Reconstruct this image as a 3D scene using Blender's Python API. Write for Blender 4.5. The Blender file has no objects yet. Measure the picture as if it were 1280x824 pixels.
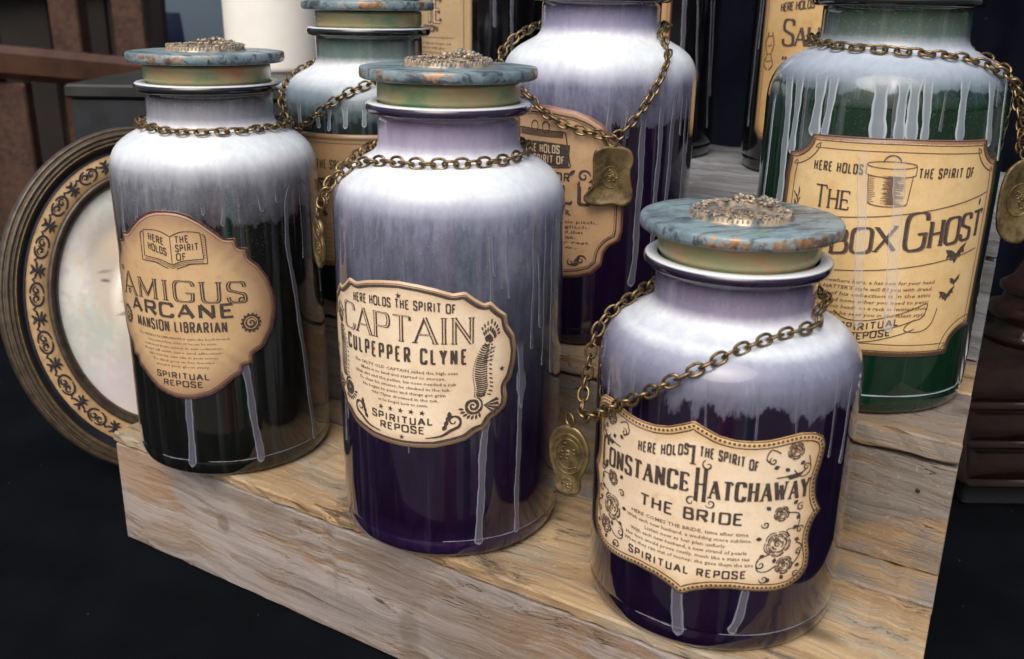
import bpy, math, random
import numpy as np
from mathutils import Vector, Matrix, noise as mnoise
random.seed(7)
sc = bpy.context.scene
COL = sc.collection
# ------------------------------------------------------------------ camera
PITCH, ROLL = 0.3316008, 0.01514723
Fw = Vector((0, math.cos(PITCH), -math.sin(PITCH)))
Rt = Vector((1, 0, 0)); Up = Rt.cross(Fw)
R2 = Rt*math.cos(ROLL) + Up*math.sin(ROLL); U2 = -Rt*math.sin(ROLL) + Up*math.cos(ROLL)
cd = bpy.data.cameras.new('camera'); cam = bpy.data.objects.new('camera', cd); COL.objects.link(cam)
M = Matrix((R2, U2, -Fw)).transposed().to_4x4(); M.translation = (0, 0, 0.4188)
cam.matrix_world = M
cd.sensor_width = 36; cd.lens = 33.99; cd.clip_start = .01; cd.clip_end = 500
cd.dof.use_dof = True; cd.dof.focus_distance = .60; cd.dof.aperture_fstop = 11
sc.camera = cam
# ------------------------------------------------------------------ light
world = bpy.data.worlds.new('World'); sc.world = world; world.use_nodes = True
wn = world.node_tree; bg = wn.nodes['Background']
sky = wn.nodes.new('ShaderNodeTexSky'); sky.sky_type = 'NISHITA'; sky.sun_disc = False
SUN_EL, SUN_AZ = math.radians(52), math.radians(200)
sky.sun_elevation = SUN_EL; sky.sun_rotation = SUN_AZ; sky.air_density = .75; sky.dust_density = 6; sky.ozone_density = .4
wn.links.new(sky.outputs[0], bg.inputs[0]); bg.inputs[1].default_value = 0.12
sd = bpy.data.lights.new('sun', 'SUN'); sd.energy = 1.5; sd.angle = math.radians(50); sd.color = (1, .975, .93)
sun = bpy.data.objects.new('sun', sd); COL.objects.link(sun)
dirn = Vector((math.sin(SUN_AZ)*math.cos(SUN_EL), math.cos(SUN_AZ)*math.cos(SUN_EL), math.sin(SUN_EL)))
sun.rotation_euler = dirn.to_track_quat('Z', 'Y').to_euler(); sun.location = dirn*5
sc.view_settings.view_transform = 'Standard'; sc.view_settings.look = 'None'
sc.view_settings.exposure = 0.25; sc.view_settings.gamma = 1
# ------------------------------------------------------------------ materials
def newmat(name):
    m = bpy.data.materials.new(name); m.use_nodes = True
    return m, m.node_tree, m.node_tree.nodes['Principled BSDF']
class NT:
    def __init__(s, t): s.t = t
    def n(s, typ, **k):
        o = s.t.nodes.new(typ)
        for a, b in k.items(): setattr(o, a, b)
        return o
    def put(s, sock, v):
        if isinstance(v, bpy.types.NodeSocket): s.t.links.new(v, sock)
        elif v is not None:
            sock.default_value = v
    def math(s, op, a, b=0.0, c=0.0, clamp=False):
        o = s.n('ShaderNodeMath', operation=op); o.use_clamp = clamp
        s.put(o.inputs[0], a); s.put(o.inputs[1], b); s.put(o.inputs[2], c); return o.outputs[0]
    def obj(s): return s.n('ShaderNodeTexCoord').outputs['Object']
    def map(s, v, sc=(1, 1, 1), loc=(0, 0, 0), rot=(0, 0, 0)):
        o = s.n('ShaderNodeMapping'); s.put(o.inputs[0], v); o.inputs['Scale'].default_value = sc
        o.inputs['Location'].default_value = loc; o.inputs['Rotation'].default_value = rot; return o.outputs[0]
    def noise(s, v, scale, detail=4, rough=.55, dist=0.0):
        o = s.n('ShaderNodeTexNoise'); s.put(o.inputs['Vector'], v); o.inputs['Scale'].default_value = scale
        o.inputs['Detail'].default_value = detail; o.inputs['Roughness'].default_value = rough
        o.inputs['Distortion'].default_value = dist; return o.outputs[0]
    def ss(s, v, a, b, lo=0.0, hi=1.0):
        o = s.n('ShaderNodeMapRange', interpolation_type='SMOOTHSTEP'); s.put(o.inputs[0], v)
        o.inputs[1].default_value = a; o.inputs[2].default_value = b; o.inputs[3].default_value = lo; o.inputs[4].default_value = hi
        return o.outputs[0]
    def mix(s, f, a, b, mode='MIX'):
        o = s.n('ShaderNodeMix', data_type='RGBA', blend_type=mode); s.put(o.inputs[0], f)
        for k, v in ((6, a), (7, b)): s.put(o.inputs[k], v if isinstance(v, bpy.types.NodeSocket) else (*v[:3], 1))
        return o.outputs[2]
    def ramp(s, v, stops):
        o = s.n('ShaderNodeValToRGB'); s.put(o.inputs[0], v); e = o.color_ramp.elements
        stops = sorted(stops)
        e[0].position, e[0].color = stops[0][0], (*stops[0][1], 1)
        e[1].position, e[1].color = stops[-1][0], (*stops[-1][1], 1)
        for p, c in stops[1:-1]:
            q = e.new(p); q.color = (*c, 1)
        return o.outputs[0]
    def sep(s, v):
        o = s.n('ShaderNodeSeparateXYZ'); s.put(o.inputs[0], v); return o.outputs
    def bump(s, h, strength, dist):
        o = s.n('ShaderNodeBump'); s.put(o.inputs['Height'], h); o.inputs['Strength'].default_value = strength
        o.inputs['Distance'].default_value = dist; return o.outputs[0]
def simple(name, col, rough=.5, metal=0, coat=0, nscale=0, namt=.2, bump=0, bd=.001):
    m, t, b = newmat(name); N = NT(t)
    b.inputs['Roughness'].default_value = rough; b.inputs['Metallic'].default_value = metal
    b.inputs['Coat Weight'].default_value = coat; b.inputs['Coat Roughness'].default_value = .08
    if nscale:
        v = N.obj(); f = N.noise(v, nscale, 5, .6)
        c = N.mix(N.ss(f, .3, .7), tuple(x*(1-namt) for x in col), tuple(min(1, x*(1+namt)) for x in col))
        N.put(b.inputs['Base Color'], c)
        if bump: N.put(b.inputs['Normal'], N.bump(f, bump, bd))
    else: b.inputs['Base Color'].default_value = (*col, 1)
    return m
def paint_mat(name, stops, notch=None, dark=(.01, .006, .02), lip=(.012, .008, .02), H=.26, amp=.012, streak=.01, off=0.):
    """frosted spray paint over glossy colour: by height above the jar's foot, broken up by noise, the notches doubling as painted-in reflections"""
    m, t, b = newmat(name); N = NT(t); v = N.obj(); z = N.sep(v)[2]
    v = N.map(v, loc=(off, off*.7, 0))
    n1 = N.noise(N.map(v, (1, 1, .45)), 38, 5, .6); n2 = N.noise(N.map(v, (1, 1, .12)), 55, 4, .6)
    n3 = N.noise(v, 260, 3, .6)
    fade = N.ss(z, H-.052, H-.062, 0.15, 1)
    d = N.math('ADD', N.math('MULTIPLY', N.math('SUBTRACT', n1, .5), amp*2), N.math('MULTIPLY', N.math('SUBTRACT', n2, .5), streak*2))
    d = N.math('ADD', d, N.math('MULTIPLY', N.math('SUBTRACT', n3, .5), .016))
    z2 = N.math('ADD', z, N.math('MULTIPLY', d, fade))
    c = N.ramp(N.math('DIVIDE', z2, .3), [(a/.3, q) for a, q in stops])
    if notch:  # ragged dark frost edge, also standing in for people reflected in the shoulder
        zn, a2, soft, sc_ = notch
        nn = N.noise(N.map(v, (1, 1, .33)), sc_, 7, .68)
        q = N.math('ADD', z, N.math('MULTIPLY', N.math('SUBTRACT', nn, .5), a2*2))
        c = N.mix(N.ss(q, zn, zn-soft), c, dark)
    mo = N.noise(N.map(v, (1, 1, .3)), 150, 5, .7); ms = N.n('ShaderNodeMix', data_type='RGBA', blend_type='MULTIPLY'); ms.inputs[0].default_value = 1; N.put(ms.inputs[6], c)
    N.put(ms.inputs[7], N.mix(N.ss(N.math('ADD', N.math('MULTIPLY', mo, .6), N.math('MULTIPLY', n1, .4)), .38, .62), (.66, .66, .69), (1.12, 1.12, 1.12)))
    c = N.mix(N.ss(z, H-.044, H-.058, .35, 1), c, ms.outputs[2])
    fs = N.noise(N.map(v, (1, 1, .035)), 130, 3, .6); film = N.math('MULTIPLY', N.ss(fs, .54, .70), N.ss(z, .01, .19, .03, .11))
    c = N.mix(film, c, (.42, .43, .50)); gr = N.noise(v, 900, 2, .5); c = N.mix(N.math('MULTIPLY', N.ss(gr, .60, .72), N.ss(z, .13, .22, .005, .13)), c, (.6, .62, .68))
    # lip: dark side; pale top is white paint plus painted-in sky reflection
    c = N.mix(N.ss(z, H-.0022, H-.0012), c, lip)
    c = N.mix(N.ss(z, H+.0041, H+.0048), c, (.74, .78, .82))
    N.put(b.inputs['Base Color'], c)
    w = N.n('ShaderNodeRGBToBW'); N.put(w.inputs[0], c)
    N.put(b.inputs['Roughness'], N.ss(w.outputs[0], .02, .4, .09, .55))
    N.put(b.inputs['Coat Weight'], N.ss(w.outputs[0], .12, .5, 1, .35)); b.inputs['Coat Roughness'].default_value = .055
    b.inputs['Coat IOR'].default_value = 1.48; b.inputs['Specular IOR Level'].default_value = .25
    N.put(b.inputs['Normal'], N.bump(N.math('ADD', n1, N.math('MULTIPLY', n3, .15)), .08, .0006))
    N.put(b.inputs['Coat Normal'], N.bump(N.noise(v, 22, 2, .5), .035, .003))
    return m
def wood_mat(name, tan, brown, wash, wash_amt, stain=(.06, .04, .03), rot=0, seed=0., stain_amt=.64, spots=()):
    m, t, b = newmat(name); N = NT(t)
    oi = N.n('ShaderNodeObjectInfo'); v0 = N.obj()
    a = N.n('ShaderNodeVectorMath', operation='ADD'); N.put(a.inputs[0], v0)
    cx = N.n('ShaderNodeCombineXYZ'); N.put(cx.inputs[0], N.math('MULTIPLY', oi.outputs['Random'], 7.)); N.put(cx.inputs[1], N.math('MULTIPLY', oi.outputs['Random'], 3.)); cx.inputs[2].default_value = seed
    N.put(a.inputs[1], cx.outputs[0]); v = a.outputs[0]
    if rot: v = N.map(v, rot=(0, 0, rot))
    wob = N.noise(v, 5, 3, .6); wv = N.n('ShaderNodeVectorMath', operation='ADD'); N.put(wv.inputs[0], v)
    cb = N.n('ShaderNodeCombineXYZ'); q = N.math('MULTIPLY', N.math('SUBTRACT', wob, .5), .035); N.put(cb.inputs[1], q); N.put(cb.inputs[2], q); N.put(wv.inputs[1], cb.outputs[0])
    g1 = N.noise(N.map(wv.outputs[0], (6, 130, 130)), 1, 6, .65, .4)
    g2 = N.noise(N.map(wv.outputs[0], (1.5, 26, 26)), 1, 5, .6, .6)
    pt = N.noise(N.map(v, (9, 20, 20)), 1, 9, .72, .5)
    p2 = N.noise(N.map(v, (5, 11, 11), loc=(3, 8, 1)), 1, 9, .7, 1.1)
    c = N.mix(N.ss(N.math('ADD', N.math('MULTIPLY', g1, .55), N.math('MULTIPLY', g2, .45)), .38, .62), brown, tan)
    wf = N.math('MULTIPLY', N.ss(N.math('ADD', pt, N.math('MULTIPLY', N.math('SUBTRACT', g1, .5), .45)), .57-wash_amt*.3, .73-wash_amt*.3), .85)
    gm = N.math('ADD', N.math('MULTIPLY', g1, .6), N.math('MULTIPLY', g2, .4))
    c = N.mix(wf, c, N.mix(N.ss(gm, .38, .60), tuple(x*.66 for x in wash), tuple(min(1, x*1.12) for x in wash)))
    c = N.mix(N.math('MULTIPLY', N.ss(N.math('ADD', p2, N.math('MULTIPLY', N.math('SUBTRACT', g1, .5), .4)), stain_amt, stain_amt+.1), .75), c, stain)
    c = N.mix(N.math('MULTIPLY', N.ss(g1, .36, .27), .7), c, tuple(x*.35 for x in brown))
    ck = N.noise(N.map(wv.outputs[0], (2.2, 150, 150), loc=(5, 2, 9)), 1, 3, .5, .15); ckm = N.math('MULTIPLY', N.ss(N.math('ABSOLUTE', N.math('SUBTRACT', ck, .5)), .012, .003), N.ss(p2, .52, .60))
    c = N.mix(N.math('MULTIPLY', ckm, .7), c, (.035, .022, .014))
    fl = N.noise(v, 420, 3, .6); c = N.mix(N.math('MULTIPLY', N.ss(fl, .60, .70), .35), c, tuple(min(1, x*1.5) for x in tan))
    for (px, pz, rx, rz, col, amt) in spots:
        mp = N.map(N.map(v0, loc=(-px, 0, -pz)), (1/rx, 0, 1/rz)); ln = N.n('ShaderNodeVectorMath', operation='LENGTH'); N.put(ln.inputs[0], mp)
        dd = N.math('ADD', ln.outputs['Value'], N.math('MULTIPLY', N.math('SUBTRACT', pt, .5), 2.6))
        c = N.mix(N.math('MULTIPLY', N.ss(dd, 1.05, .55), amt), c, col)
    # knots: distance rings at sparse places
    vo = N.n('ShaderNodeTexVoronoi'); N.put(vo.inputs['Vector'], N.map(v, (5.5, 13, 13), loc=(seed, 0, 0))); vo.inputs['Scale'].default_value = 1
    kn = N.ss(vo.outputs['Distance'], .13, .05)
    c = N.mix(N.math('MULTIPLY', kn, .75), c, stain)
    N.put(b.inputs['Base Color'], c); b.inputs['Roughness'].default_value = .62
    b.inputs['Specular IOR Level'].default_value = .35
    N.put(b.inputs['Normal'], N.bump(N.math('ADD', N.math('ADD', g1, N.math('MULTIPLY', wf, .3)), N.math('SUBTRACT', N.math('MULTIPLY', g2, .7), N.math('MULTIPLY', ckm, 1.2))), .7, .0016))
    return m
def patina_mat(name, off=0.):
    m, t, b = newmat(name); N = NT(t); v = N.map(N.obj(), loc=(off, off, 0)); 
    st = N.noise(N.map(v, (26, 150, 90), rot=(0, 0, .4+off)), 1, 7, .72, .9); n2 = N.noise(v, 34, 7, .68); n3 = N.noise(v, 150, 4, .7)
    c = N.ramp(n2, [(.30, (.07, .095, .105)), (.44, (.15, .215, .245)), (.56, (.24, .33, .36)), (.70, (.15, .30, .27))])
    c = N.mix(N.math('MULTIPLY', N.ss(st, .50, .60), .85), c, (.030, .034, .042))
    r = N.sep(N.obj()); rr = N.math('SQRT', N.math('ADD', N.math('POWER', r[0], 2), N.math('POWER', r[1], 2)))
    edge = N.ss(rr, .0505, .0514)
    wear = N.ss(N.math('ADD', N.noise(v, 34, 8, .75), N.math('MULTIPLY', edge, .13)), .63, .69)
    rust = N.mix(N.ss(n3, .35, .65), (.24, .115, .05), (.46, .28, .15))
    c = N.mix(wear, c, rust)
    N.put(b.inputs['Base Color'], c); N.put(b.inputs['Metallic'], N.math('MULTIPLY', wear, .7))
    N.put(b.inputs['Roughness'], N.ss(n3, .3, .7, .34, .6)); b.inputs['Coat Weight'].default_value = .25; b.inputs['Coat Roughness'].default_value = .2
    N.put(b.inputs['Normal'], N.bump(N.math('ADD', st, n3), .28, .0007))
    return m
def plug_mat():
    m, t, b = newmat('green_copper_paint'); N = NT(t); v = N.obj(); n = N.noise(N.map(v, (1, 1, 1.6)), 28, 4, .6); n2 = N.noise(v, 90, 4, .6)
    c = N.ramp(n, [(.34, (.14, .26, .13)), (.44, (.31, .32, .16)), (.55, (.42, .32, .17)), (.68, (.50, .24, .10))])
    c = N.mix(N.math('MULTIPLY', N.ss(n2, .5, .7), .3), c, (.16, .27, .17))
    N.put(b.inputs['Base Color'], c); b.inputs['Metallic'].default_value = .1; b.inputs['Roughness'].default_value = .36; b.inputs['Coat Weight'].default_value = .4; b.inputs['Coat Roughness'].default_value = .15
    return m
def brass_mat(name, col, dark, scale=220, off=0.):
    m, t, b = newmat(name); N = NT(t); v = N.obj(); n = N.noise(v, scale, 6, .7)
    g = N.n('ShaderNodeNewGeometry')
    c = N.mix(N.ss(n, .36, .6), dark, col)
    N.put(b.inputs['Base Color'], c); b.inputs['Metallic'].default_value = .35 if name == 'gilded_casting' else (.6 if name == 'aged_brass_plate' else .9)
    N.put(b.inputs['Roughness'], N.ss(n, .3, .7, .52, .33)); N.put(b.inputs['Normal'], N.bump(n, .15, .0004))
    return m
def paper_mat(name, light, mid, brown, edge_w=.35, seed=0., rim=None):
    m, t, b = newmat(name); N = NT(t); v = N.map(N.obj(), loc=(seed, seed, seed))
    at = N.n('ShaderNodeAttribute', attribute_name='edge'); e = at.outputs['Fac']
    n = N.noise(v, 30, 6, .65); n2 = N.noise(v, 110, 5, .65); n3 = N.noise(v, 600, 3, .6)
    c = N.mix(N.ss(n, .34, .64), mid, light)
    c = N.mix(N.math('MULTIPLY', N.ss(n2, .52, .75), .3), c, brown)
    ee = N.math('ADD', e, N.math('MULTIPLY', N.math('SUBTRACT', n, .5), .35))
    c = N.mix(N.math('MULTIPLY', N.ss(ee, 1-edge_w, 1.04), .8), c, brown)
    c = N.mix(N.math('MULTIPLY', N.ss(n3, .5, .7), .08), c, (.15, .09, .04))
    if rim: c = N.mix(N.math('MULTIPLY', N.ss(N.math('ADD', e, N.math('MULTIPLY', N.math('SUBTRACT', n3, .5), .02)), rim[1], rim[1]+.008), .8), c, rim[0])
    N.put(b.inputs['Base Color'], c); b.inputs['Roughness'].default_value = .5
    b.inputs['Coat Weight'].default_value = .35; b.inputs['Coat Roughness'].default_value = .14
    N.put(b.inputs['Normal'], N.bump(N.math('ADD', n2, n3), .05, .0004))
    return m
def drip_mat(name='milky_drip', col=(.17, .175, .22), hi=(.26, .27, .33), alpha=.50):
    m, t, b = newmat(name); N = NT(t); at = N.n('ShaderNodeAttribute', attribute_name='edge').outputs['Fac']
    n = N.noise(N.map(N.obj(), (1, 1, .2)), 160, 4, .6)
    N.put(b.inputs['Base Color'], N.mix(N.ss(at, .55, .95), col, hi)); b.inputs['Roughness'].default_value = .3
    b.inputs['Coat Weight'].default_value = .35; b.inputs['Coat Roughness'].default_value = .15
    run = N.n('ShaderNodeAttribute', attribute_name='run').outputs['Fac']
    N.put(b.inputs['Alpha'], N.math('MULTIPLY', N.ss(run, 0, 1), N.math('ADD', N.math('MULTIPLY', N.ss(at, .5, .95), .16), N.math('ADD', alpha-.16, N.math('MULTIPLY', n, .3)), clamp=True)))
    return m
INK = simple('printed_ink', (.066, .046, .036), .6, nscale=700, namt=.5)
INKSOFT = simple('faded_ink', (.16, .10, .065), .6)
INKBR = simple('brown_ink', (.13, .075, .05), .6)
CREAM = simple('unprinted_paper', (.66, .50, .33), .55)
MAROON = simple('maroon_print', (.075, .028, .032), .6, nscale=400, namt=.5)
PLUG = plug_mat()
CHAINM = brass_mat('antique_brass', (.31, .225, .115), (.08, .055, .03), 180)
TAGM = brass_mat('aged_brass_plate', (.24, .175, .08), (.085, .062, .028), 110)
EMBM = brass_mat('gilded_casting', (.44, .35, .25), (.10, .12, .12), 170)
# ------------------------------------------------------------------ object helpers
def tag(o, label=None, cat=None, group=None, kind=None):
    for k, v in (('label', label), ('category', cat), ('group', group), ('kind', kind)):
        if v: o[k] = v
    return o
def mesh(name, verts, faces, mat, parent=None, smooth=True, edge=None, loc=None):
    me = bpy.data.meshes.new(name); me.from_pydata([tuple(v) for v in verts], [], faces); 
    if mat: me.materials.append(mat)
    if smooth: me.polygons.foreach_set('use_smooth', [True]*len(me.polygons))
    if edge is not None:
        a = me.attributes.new('edge', 'FLOAT', 'POINT'); a.data.foreach_set('value', [float(x) for x in edge])
    me.update()
    o = bpy.data.objects.new(name, me); COL.objects.link(o); o.parent = parent
    if loc: o.location = loc
    return o
def thing(name, loc, rz, label, cat, group=None):
    o = bpy.data.objects.new(name, None); COL.objects.link(o); o.location = loc; o.rotation_euler = (0, 0, rz); o.empty_display_size = .02
    return tag(o, label, cat, group)
def lathe(prof, n=96, close_top=False, close_bot=False):
    V, Fc = [], []
    for r, z in prof:
        for i in range(n):
            a = 2*math.pi*i/n; V.append((r*math.cos(a), r*math.sin(a), z))
    for k in range(len(prof)-1):
        for i in range(n):
            j = (i+1) % n; Fc.append((k*n+i, k*n+j, (k+1)*n+j, (k+1)*n+i))
    if close_bot: Fc.append(tuple(range(n-1, -1, -1)))
    if close_top: Fc.append(tuple(range((len(prof)-1)*n, len(prof)*n)))
    return V, Fc
def catmull(P, closed=False, k=6):
    P = [np.array(p, float) for p in P]; n = len(P); out = []
    for i in range(n if closed else n-1):
        p1, p2 = P[i], P[(i+1) % n]
        p0 = P[(i-1) % n] if closed or i > 0 else p1; p3 = P[(i+2) % n] if closed or i+2 < n else p2
        for j in range(k):
            t = j/k; out.append(.5*((2*p1)+(-p0+p2)*t+(2*p0-5*p1+4*p2-p3)*t*t+(-p0+3*p1-3*p2+p3)*t**3))
    if not closed: out.append(P[-1])
    return out
def resample(P, step, closed=False):
    P = [np.array(p, float) for p in P]
    if closed: P = P+[P[0]]
    L = [0]
    for a, b in zip(P, P[1:]): L.append(L[-1]+np.linalg.norm(b-a))
    n = max(1, round(L[-1]/step)); out = []; j = 0
    for i in range(n+(0 if closed else 1)):
        d = L[-1]*i/n
        while j < len(L)-2 and L[j+1] < d: j += 1
        t = (d-L[j])/max(1e-9, L[j+1]-L[j]); out.append(P[j]+(P[j+1]-P[j])*t)
    return out
def tube(P, r, n=8, closed=False, taper=None):
    P = [Vector(p) for p in P]; V, Fc = [], []; m = len(P); prev = None
    for i, p in enumerate(P):
        d = (P[(i+1) % m]-P[i-1]) if closed else (P[min(i+1, m-1)]-P[max(i-1, 0)])
        d.normalize()
        if prev is None: a = d.orthogonal().normalized()
        else: a = (prev-d*prev.dot(d)).normalized()
        prev = a; b = d.cross(a); rr = r*(taper(i/(m-1)) if taper else 1)
        for k in range(n):
            t = 2*math.pi*k/n; V.append(p+a*rr*math.cos(t)+b*rr*math.sin(t))
    for i in range(m if closed else m-1):
        for k in range(n):
            j = (i+1) % m; Fc.append((i*n+k, i*n+(k+1) % n, j*n+(k+1) % n, j*n+k))
    if not closed: Fc.append(tuple(range(n-1, -1, -1))); Fc.append(tuple(range((m-1)*n, m*n)))
    return V, Fc
class MB:
    def __init__(s): s.v, s.f = [], []
    def add(s, V, F, M_=None):
        b = len(s.v); s.v += [(M_ @ Vector(p)) if M_ else Vector(p) for p in V]; s.f += [tuple(b+i for i in f) for f in F]; return s
    def build(s, name, mat, parent=None, smooth=True): return mesh(name, s.v, s.f, mat, parent, smooth)
def sphere(n=8, m=6):
    V, Fc = lathe([(math.sin(math.pi*i/m), -math.cos(math.pi*i/m)) for i in range(m+1)], n); return V, Fc
SPH = sphere(8, 5)
def boxmb(x0, x1, y0, y1, z0, z1, ch=.001):
    V, Fc = [], []
    prof = [(x0+ch, y0), (x1-ch, y0), (x1, y0+ch), (x1, y1-ch), (x1-ch, y1), (x0+ch, y1), (x0, y1-ch), (x0, y0+ch)]
    cx, cy = (x0+x1)/2, (y0+y1)/2
    for z, s_ in ((z0, ch), (z0+ch, 0), (z1-ch, 0), (z1, ch)):
        for x, y in prof: V.append((x-math.copysign(min(s_, abs(x-cx)), x-cx), y-math.copysign(min(s_, abs(y-cy)), y-cy), z))
    for k in range(3):
        for i in range(8): Fc.append((k*8+i, k*8+(i+1) % 8, (k+1)*8+(i+1) % 8, (k+1)*8+i))
    Fc.append(tuple(range(7, -1, -1))); Fc.append(tuple(range(24, 32)))
    return V, Fc
# ------------------------------------------------------------------ printing on a curved label
R0 = 70.0     # mm, body radius; label coordinates are (arc length s, height z) in mm
class Print:
    """flat print collected in label coordinates and laid onto the jar's cylinder"""
    def __init__(s): s.v, s.f, s.k = [], [], 0
    def _add(s, P, F, lay):
        b = len(s.v); s.v += [(p[0], p[1], lay) for p in P]; s.f += [tuple(b+i for i in f) for f in F]
    def ribbon(s, pts, w, lay=.75, closed=False, thin=None, wf=None, step=1.6):
        if thin is None: thin = w
        P = resample(pts, step, closed); n = len(P)
        if n < 2: return
        s.k += 1; lay = lay+(s.k % 9)*.006
        V, Fc = [], []
        for i in range(n):
            d = (P[(i+1) % n]-P[i-1]) if closed else (P[min(i+1, n-1)]-P[max(i-1, 0)])
            d = d/(np.linalg.norm(d)+1e-9); h = (abs(d[1])*w+abs(d[0])*thin)/2
            if wf: h *= wf(i/(n-1))
            nn = np.array([-d[1], d[0]])*h; V += [P[i]+nn, P[i]-nn]
        for i in range(n if closed else n-1):
            j = (i+1) % n; Fc.append((2*i, 2*i+1, 2*j+1, 2*j))
        s._add(V, Fc, lay)
    def poly(s, pts, lay=.75):
        s.k += 1; lay = lay+(s.k % 9)*.006
        c = np.mean(np.array(pts, float), 0); V = [c]+[np.array(p, float) for p in pts]; n = len(pts)
        s._add(V, [(0, i+1, (i+1) % n+1) for i in range(n)], lay)
    def disc(s, c, r, lay=.75, n=10, ry=None):
        s.poly([(c[0]+r*math.cos(2*math.pi*i/n), c[1]+(ry or r)*math.sin(2*math.pi*i/n)) for i in range(n)], lay)
    def star(s, c, r, lay=.75, rot=0):
        s.poly([(c[0]+(r if i % 2 == 0 else r*.4)*math.sin(math.pi*i/5+rot), c[1]+(r if i % 2 == 0 else r*.4)*math.cos(math.pi*i/5+rot)) for i in range(10)], lay)
    def build(s, name, mat, parent):
        V = []
        for a, z, l in s.v:
            ph = a/R0; r = (R0+l)/1000; V.append((r*math.cos(ph), r*math.sin(ph), z/1000))
        if not V: return
        return mesh(name, V, s.f, mat, parent, smooth=False)
def chaikin(P, k=2, closed=False):
    P = [np.array(p, float) for p in P]
    for _ in range(k):
        Q = [] if closed else [P[0]]
        for a, b in zip(P, P[1:]+([P[0]] if closed else [])): Q += [a*.75+b*.25, a*.25+b*.75]
        if not closed: Q.append(P[-1])
        P = Q
    return P
# glyphs: width, [(curved?, points)...]
G = {
'A': (.9, [(0, [(0, 0), (.5, 1)]), (0, [(.5, 1), (1, 0)]), (0, [(.18, .33), (.82, .33)])]),
'B': (.78, [(0, [(.08, 0), (.08, 1)]), (1, [(.0, 1), (.55, 1), (.92, .97), (.92, .55), (.55, .53), (.08, .53)]), (1, [(.08, .53), (.6, .53), (1, .5), (1, .02), (.6, 0), (0, 0)])]),
'C': (.82, [(1, [(1, .76), (.95, 1), (.5, 1.03), (.02, 1), (0, .5), (.02, 0), (.5, -.03), (.95, 0), (1, .24)])]),
'D': (.85, [(0, [(.08, 0), (.08, 1)]), (1, [(0, 1), (.5, 1), (1, 1), (1, .5), (1, 0), (.5, 0), (0, 0)])]),
'E': (.68, [(0, [(.08, 0), (.08, 1)]), (0, [(0, 1), (1, 1)]), (0, [(.08, .52), (.8, .52)]), (0, [(0, 0), (1, 0)])]),
'F': (.66, [(0, [(.08, 0), (.08, 1)]), (0, [(0, 1), (1, 1)]), (0, [(.08, .52), (.8, .52)])]),
'G': (.86, [(1, [(1, .78), (.95, 1), (.5, 1.03), (.02, 1), (0, .5), (.02, 0), (.5, -.03), (.9, 0), (.95, .15), (.95, .42)]), (0, [(.6, .42), (1.05, .42)])]),
'H': (.85, [(0, [(.08, 0), (.08, 1)]), (0, [(.92, 0), (.92, 1)]), (0, [(.08, .52), (.92, .52)])]),
'I': (.3, [(0, [(.5, 0), (.5, 1)])]),
'J': (.6, [(1, [(.8, 1), (.8, .2), (.7, 0), (.1, 0), (0, .25)])]),
'K': (.82, [(0, [(.08, 0), (.08, 1)]), (0, [(.92, 1), (.1, .42)]), (0, [(.38, .6), (1, 0)])]),
'L': (.66, [(0, [(.08, 0), (.08, 1)]), (0, [(0, 0), (1, 0)])]),
'M': (1.05, [(0, [(.06, 0), (.06, 1)]), (0, [(.06, 1), (.5, .12)]), (0, [(.5, .12), (.94, 1)]), (0, [(.94, 1), (.94, 0)])]),
'N': (.88, [(0, [(.08, 0), (.08, 1)]), (0, [(.08, 1), (.92, 0)]), (0, [(.92, 0), (.92, 1)])]),
'O': (.9, [(2, [(.5, 1.03), (0, 1), (0, .5), (0, 0), (.5, -.03), (1, 0), (1, .5), (1, 1)])]),
'P': (.76, [(0, [(.08, 0), (.08, 1)]), (1, [(0, 1), (.6, 1), (1, .98), (1, .48), (.6, .46), (.08, .46)])]),
'R': (.84, [(0, [(.08, 0), (.08, 1)]), (1, [(0, 1), (.55, 1), (.95, .98), (.95, .52), (.55, .5), (.08, .5)]), (0, [(.5, .5), (1, 0)])]),
'S': (.74, [(1, [(.95, .78), (.93, 1), (.5, 1.03), (.04, 1.02), (.02, .6), (.3, .55), (.7, .45), (.98, .4), (1, -.02), (.5, -.03), (.05, 0), (.02, .24)])]),
'T': (.8, [(0, [(.5, 0), (.5, 1)]), (0, [(0, 1), (1, 1)])]),
'U': (.84, [(1, [(.08, 1), (.08, .35), (.1, 0), (.5, -.03), (.9, 0), (.92, .35), (.92, 1)])]),
'V': (.88, [(0, [(0, 1), (.5, 0)]), (0, [(.5, 0), (1, 1)])]),
'W': (1.2, [(0, [(0, 1), (.26, 0)]), (0, [(.26, 0), (.5, .85)]), (0, [(.5, .85), (.74, 0)]), (0, [(.74, 0), (1, 1)])]),
'X': (.86, [(0, [(0, 1), (1, 0)]), (0, [(1, 1), (0, 0)])]),
'Y': (.84, [(0, [(0, 1), (.5, .48)]), (0, [(1, 1), (.5, .48)]), (0, [(.5, .5), (.5, 0)])]),
'"': (.4, [(0, [(.2, 1), (.15, .78)]), (0, [(.8, 1), (.75, .78)])]),
'.': (.25, [(0, [(.5, 0), (.5, .1)])]),
}
SERIFLESS = {('A', (.5, 1)), ('M', (.5, .12)), ('N', (.92, 0)), ('V', (.5, 0)), ('W', (.26, 0)), ('W', (.74, 0)), ('W', (.5, .85)), ('R', (.5, .5))}
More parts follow.
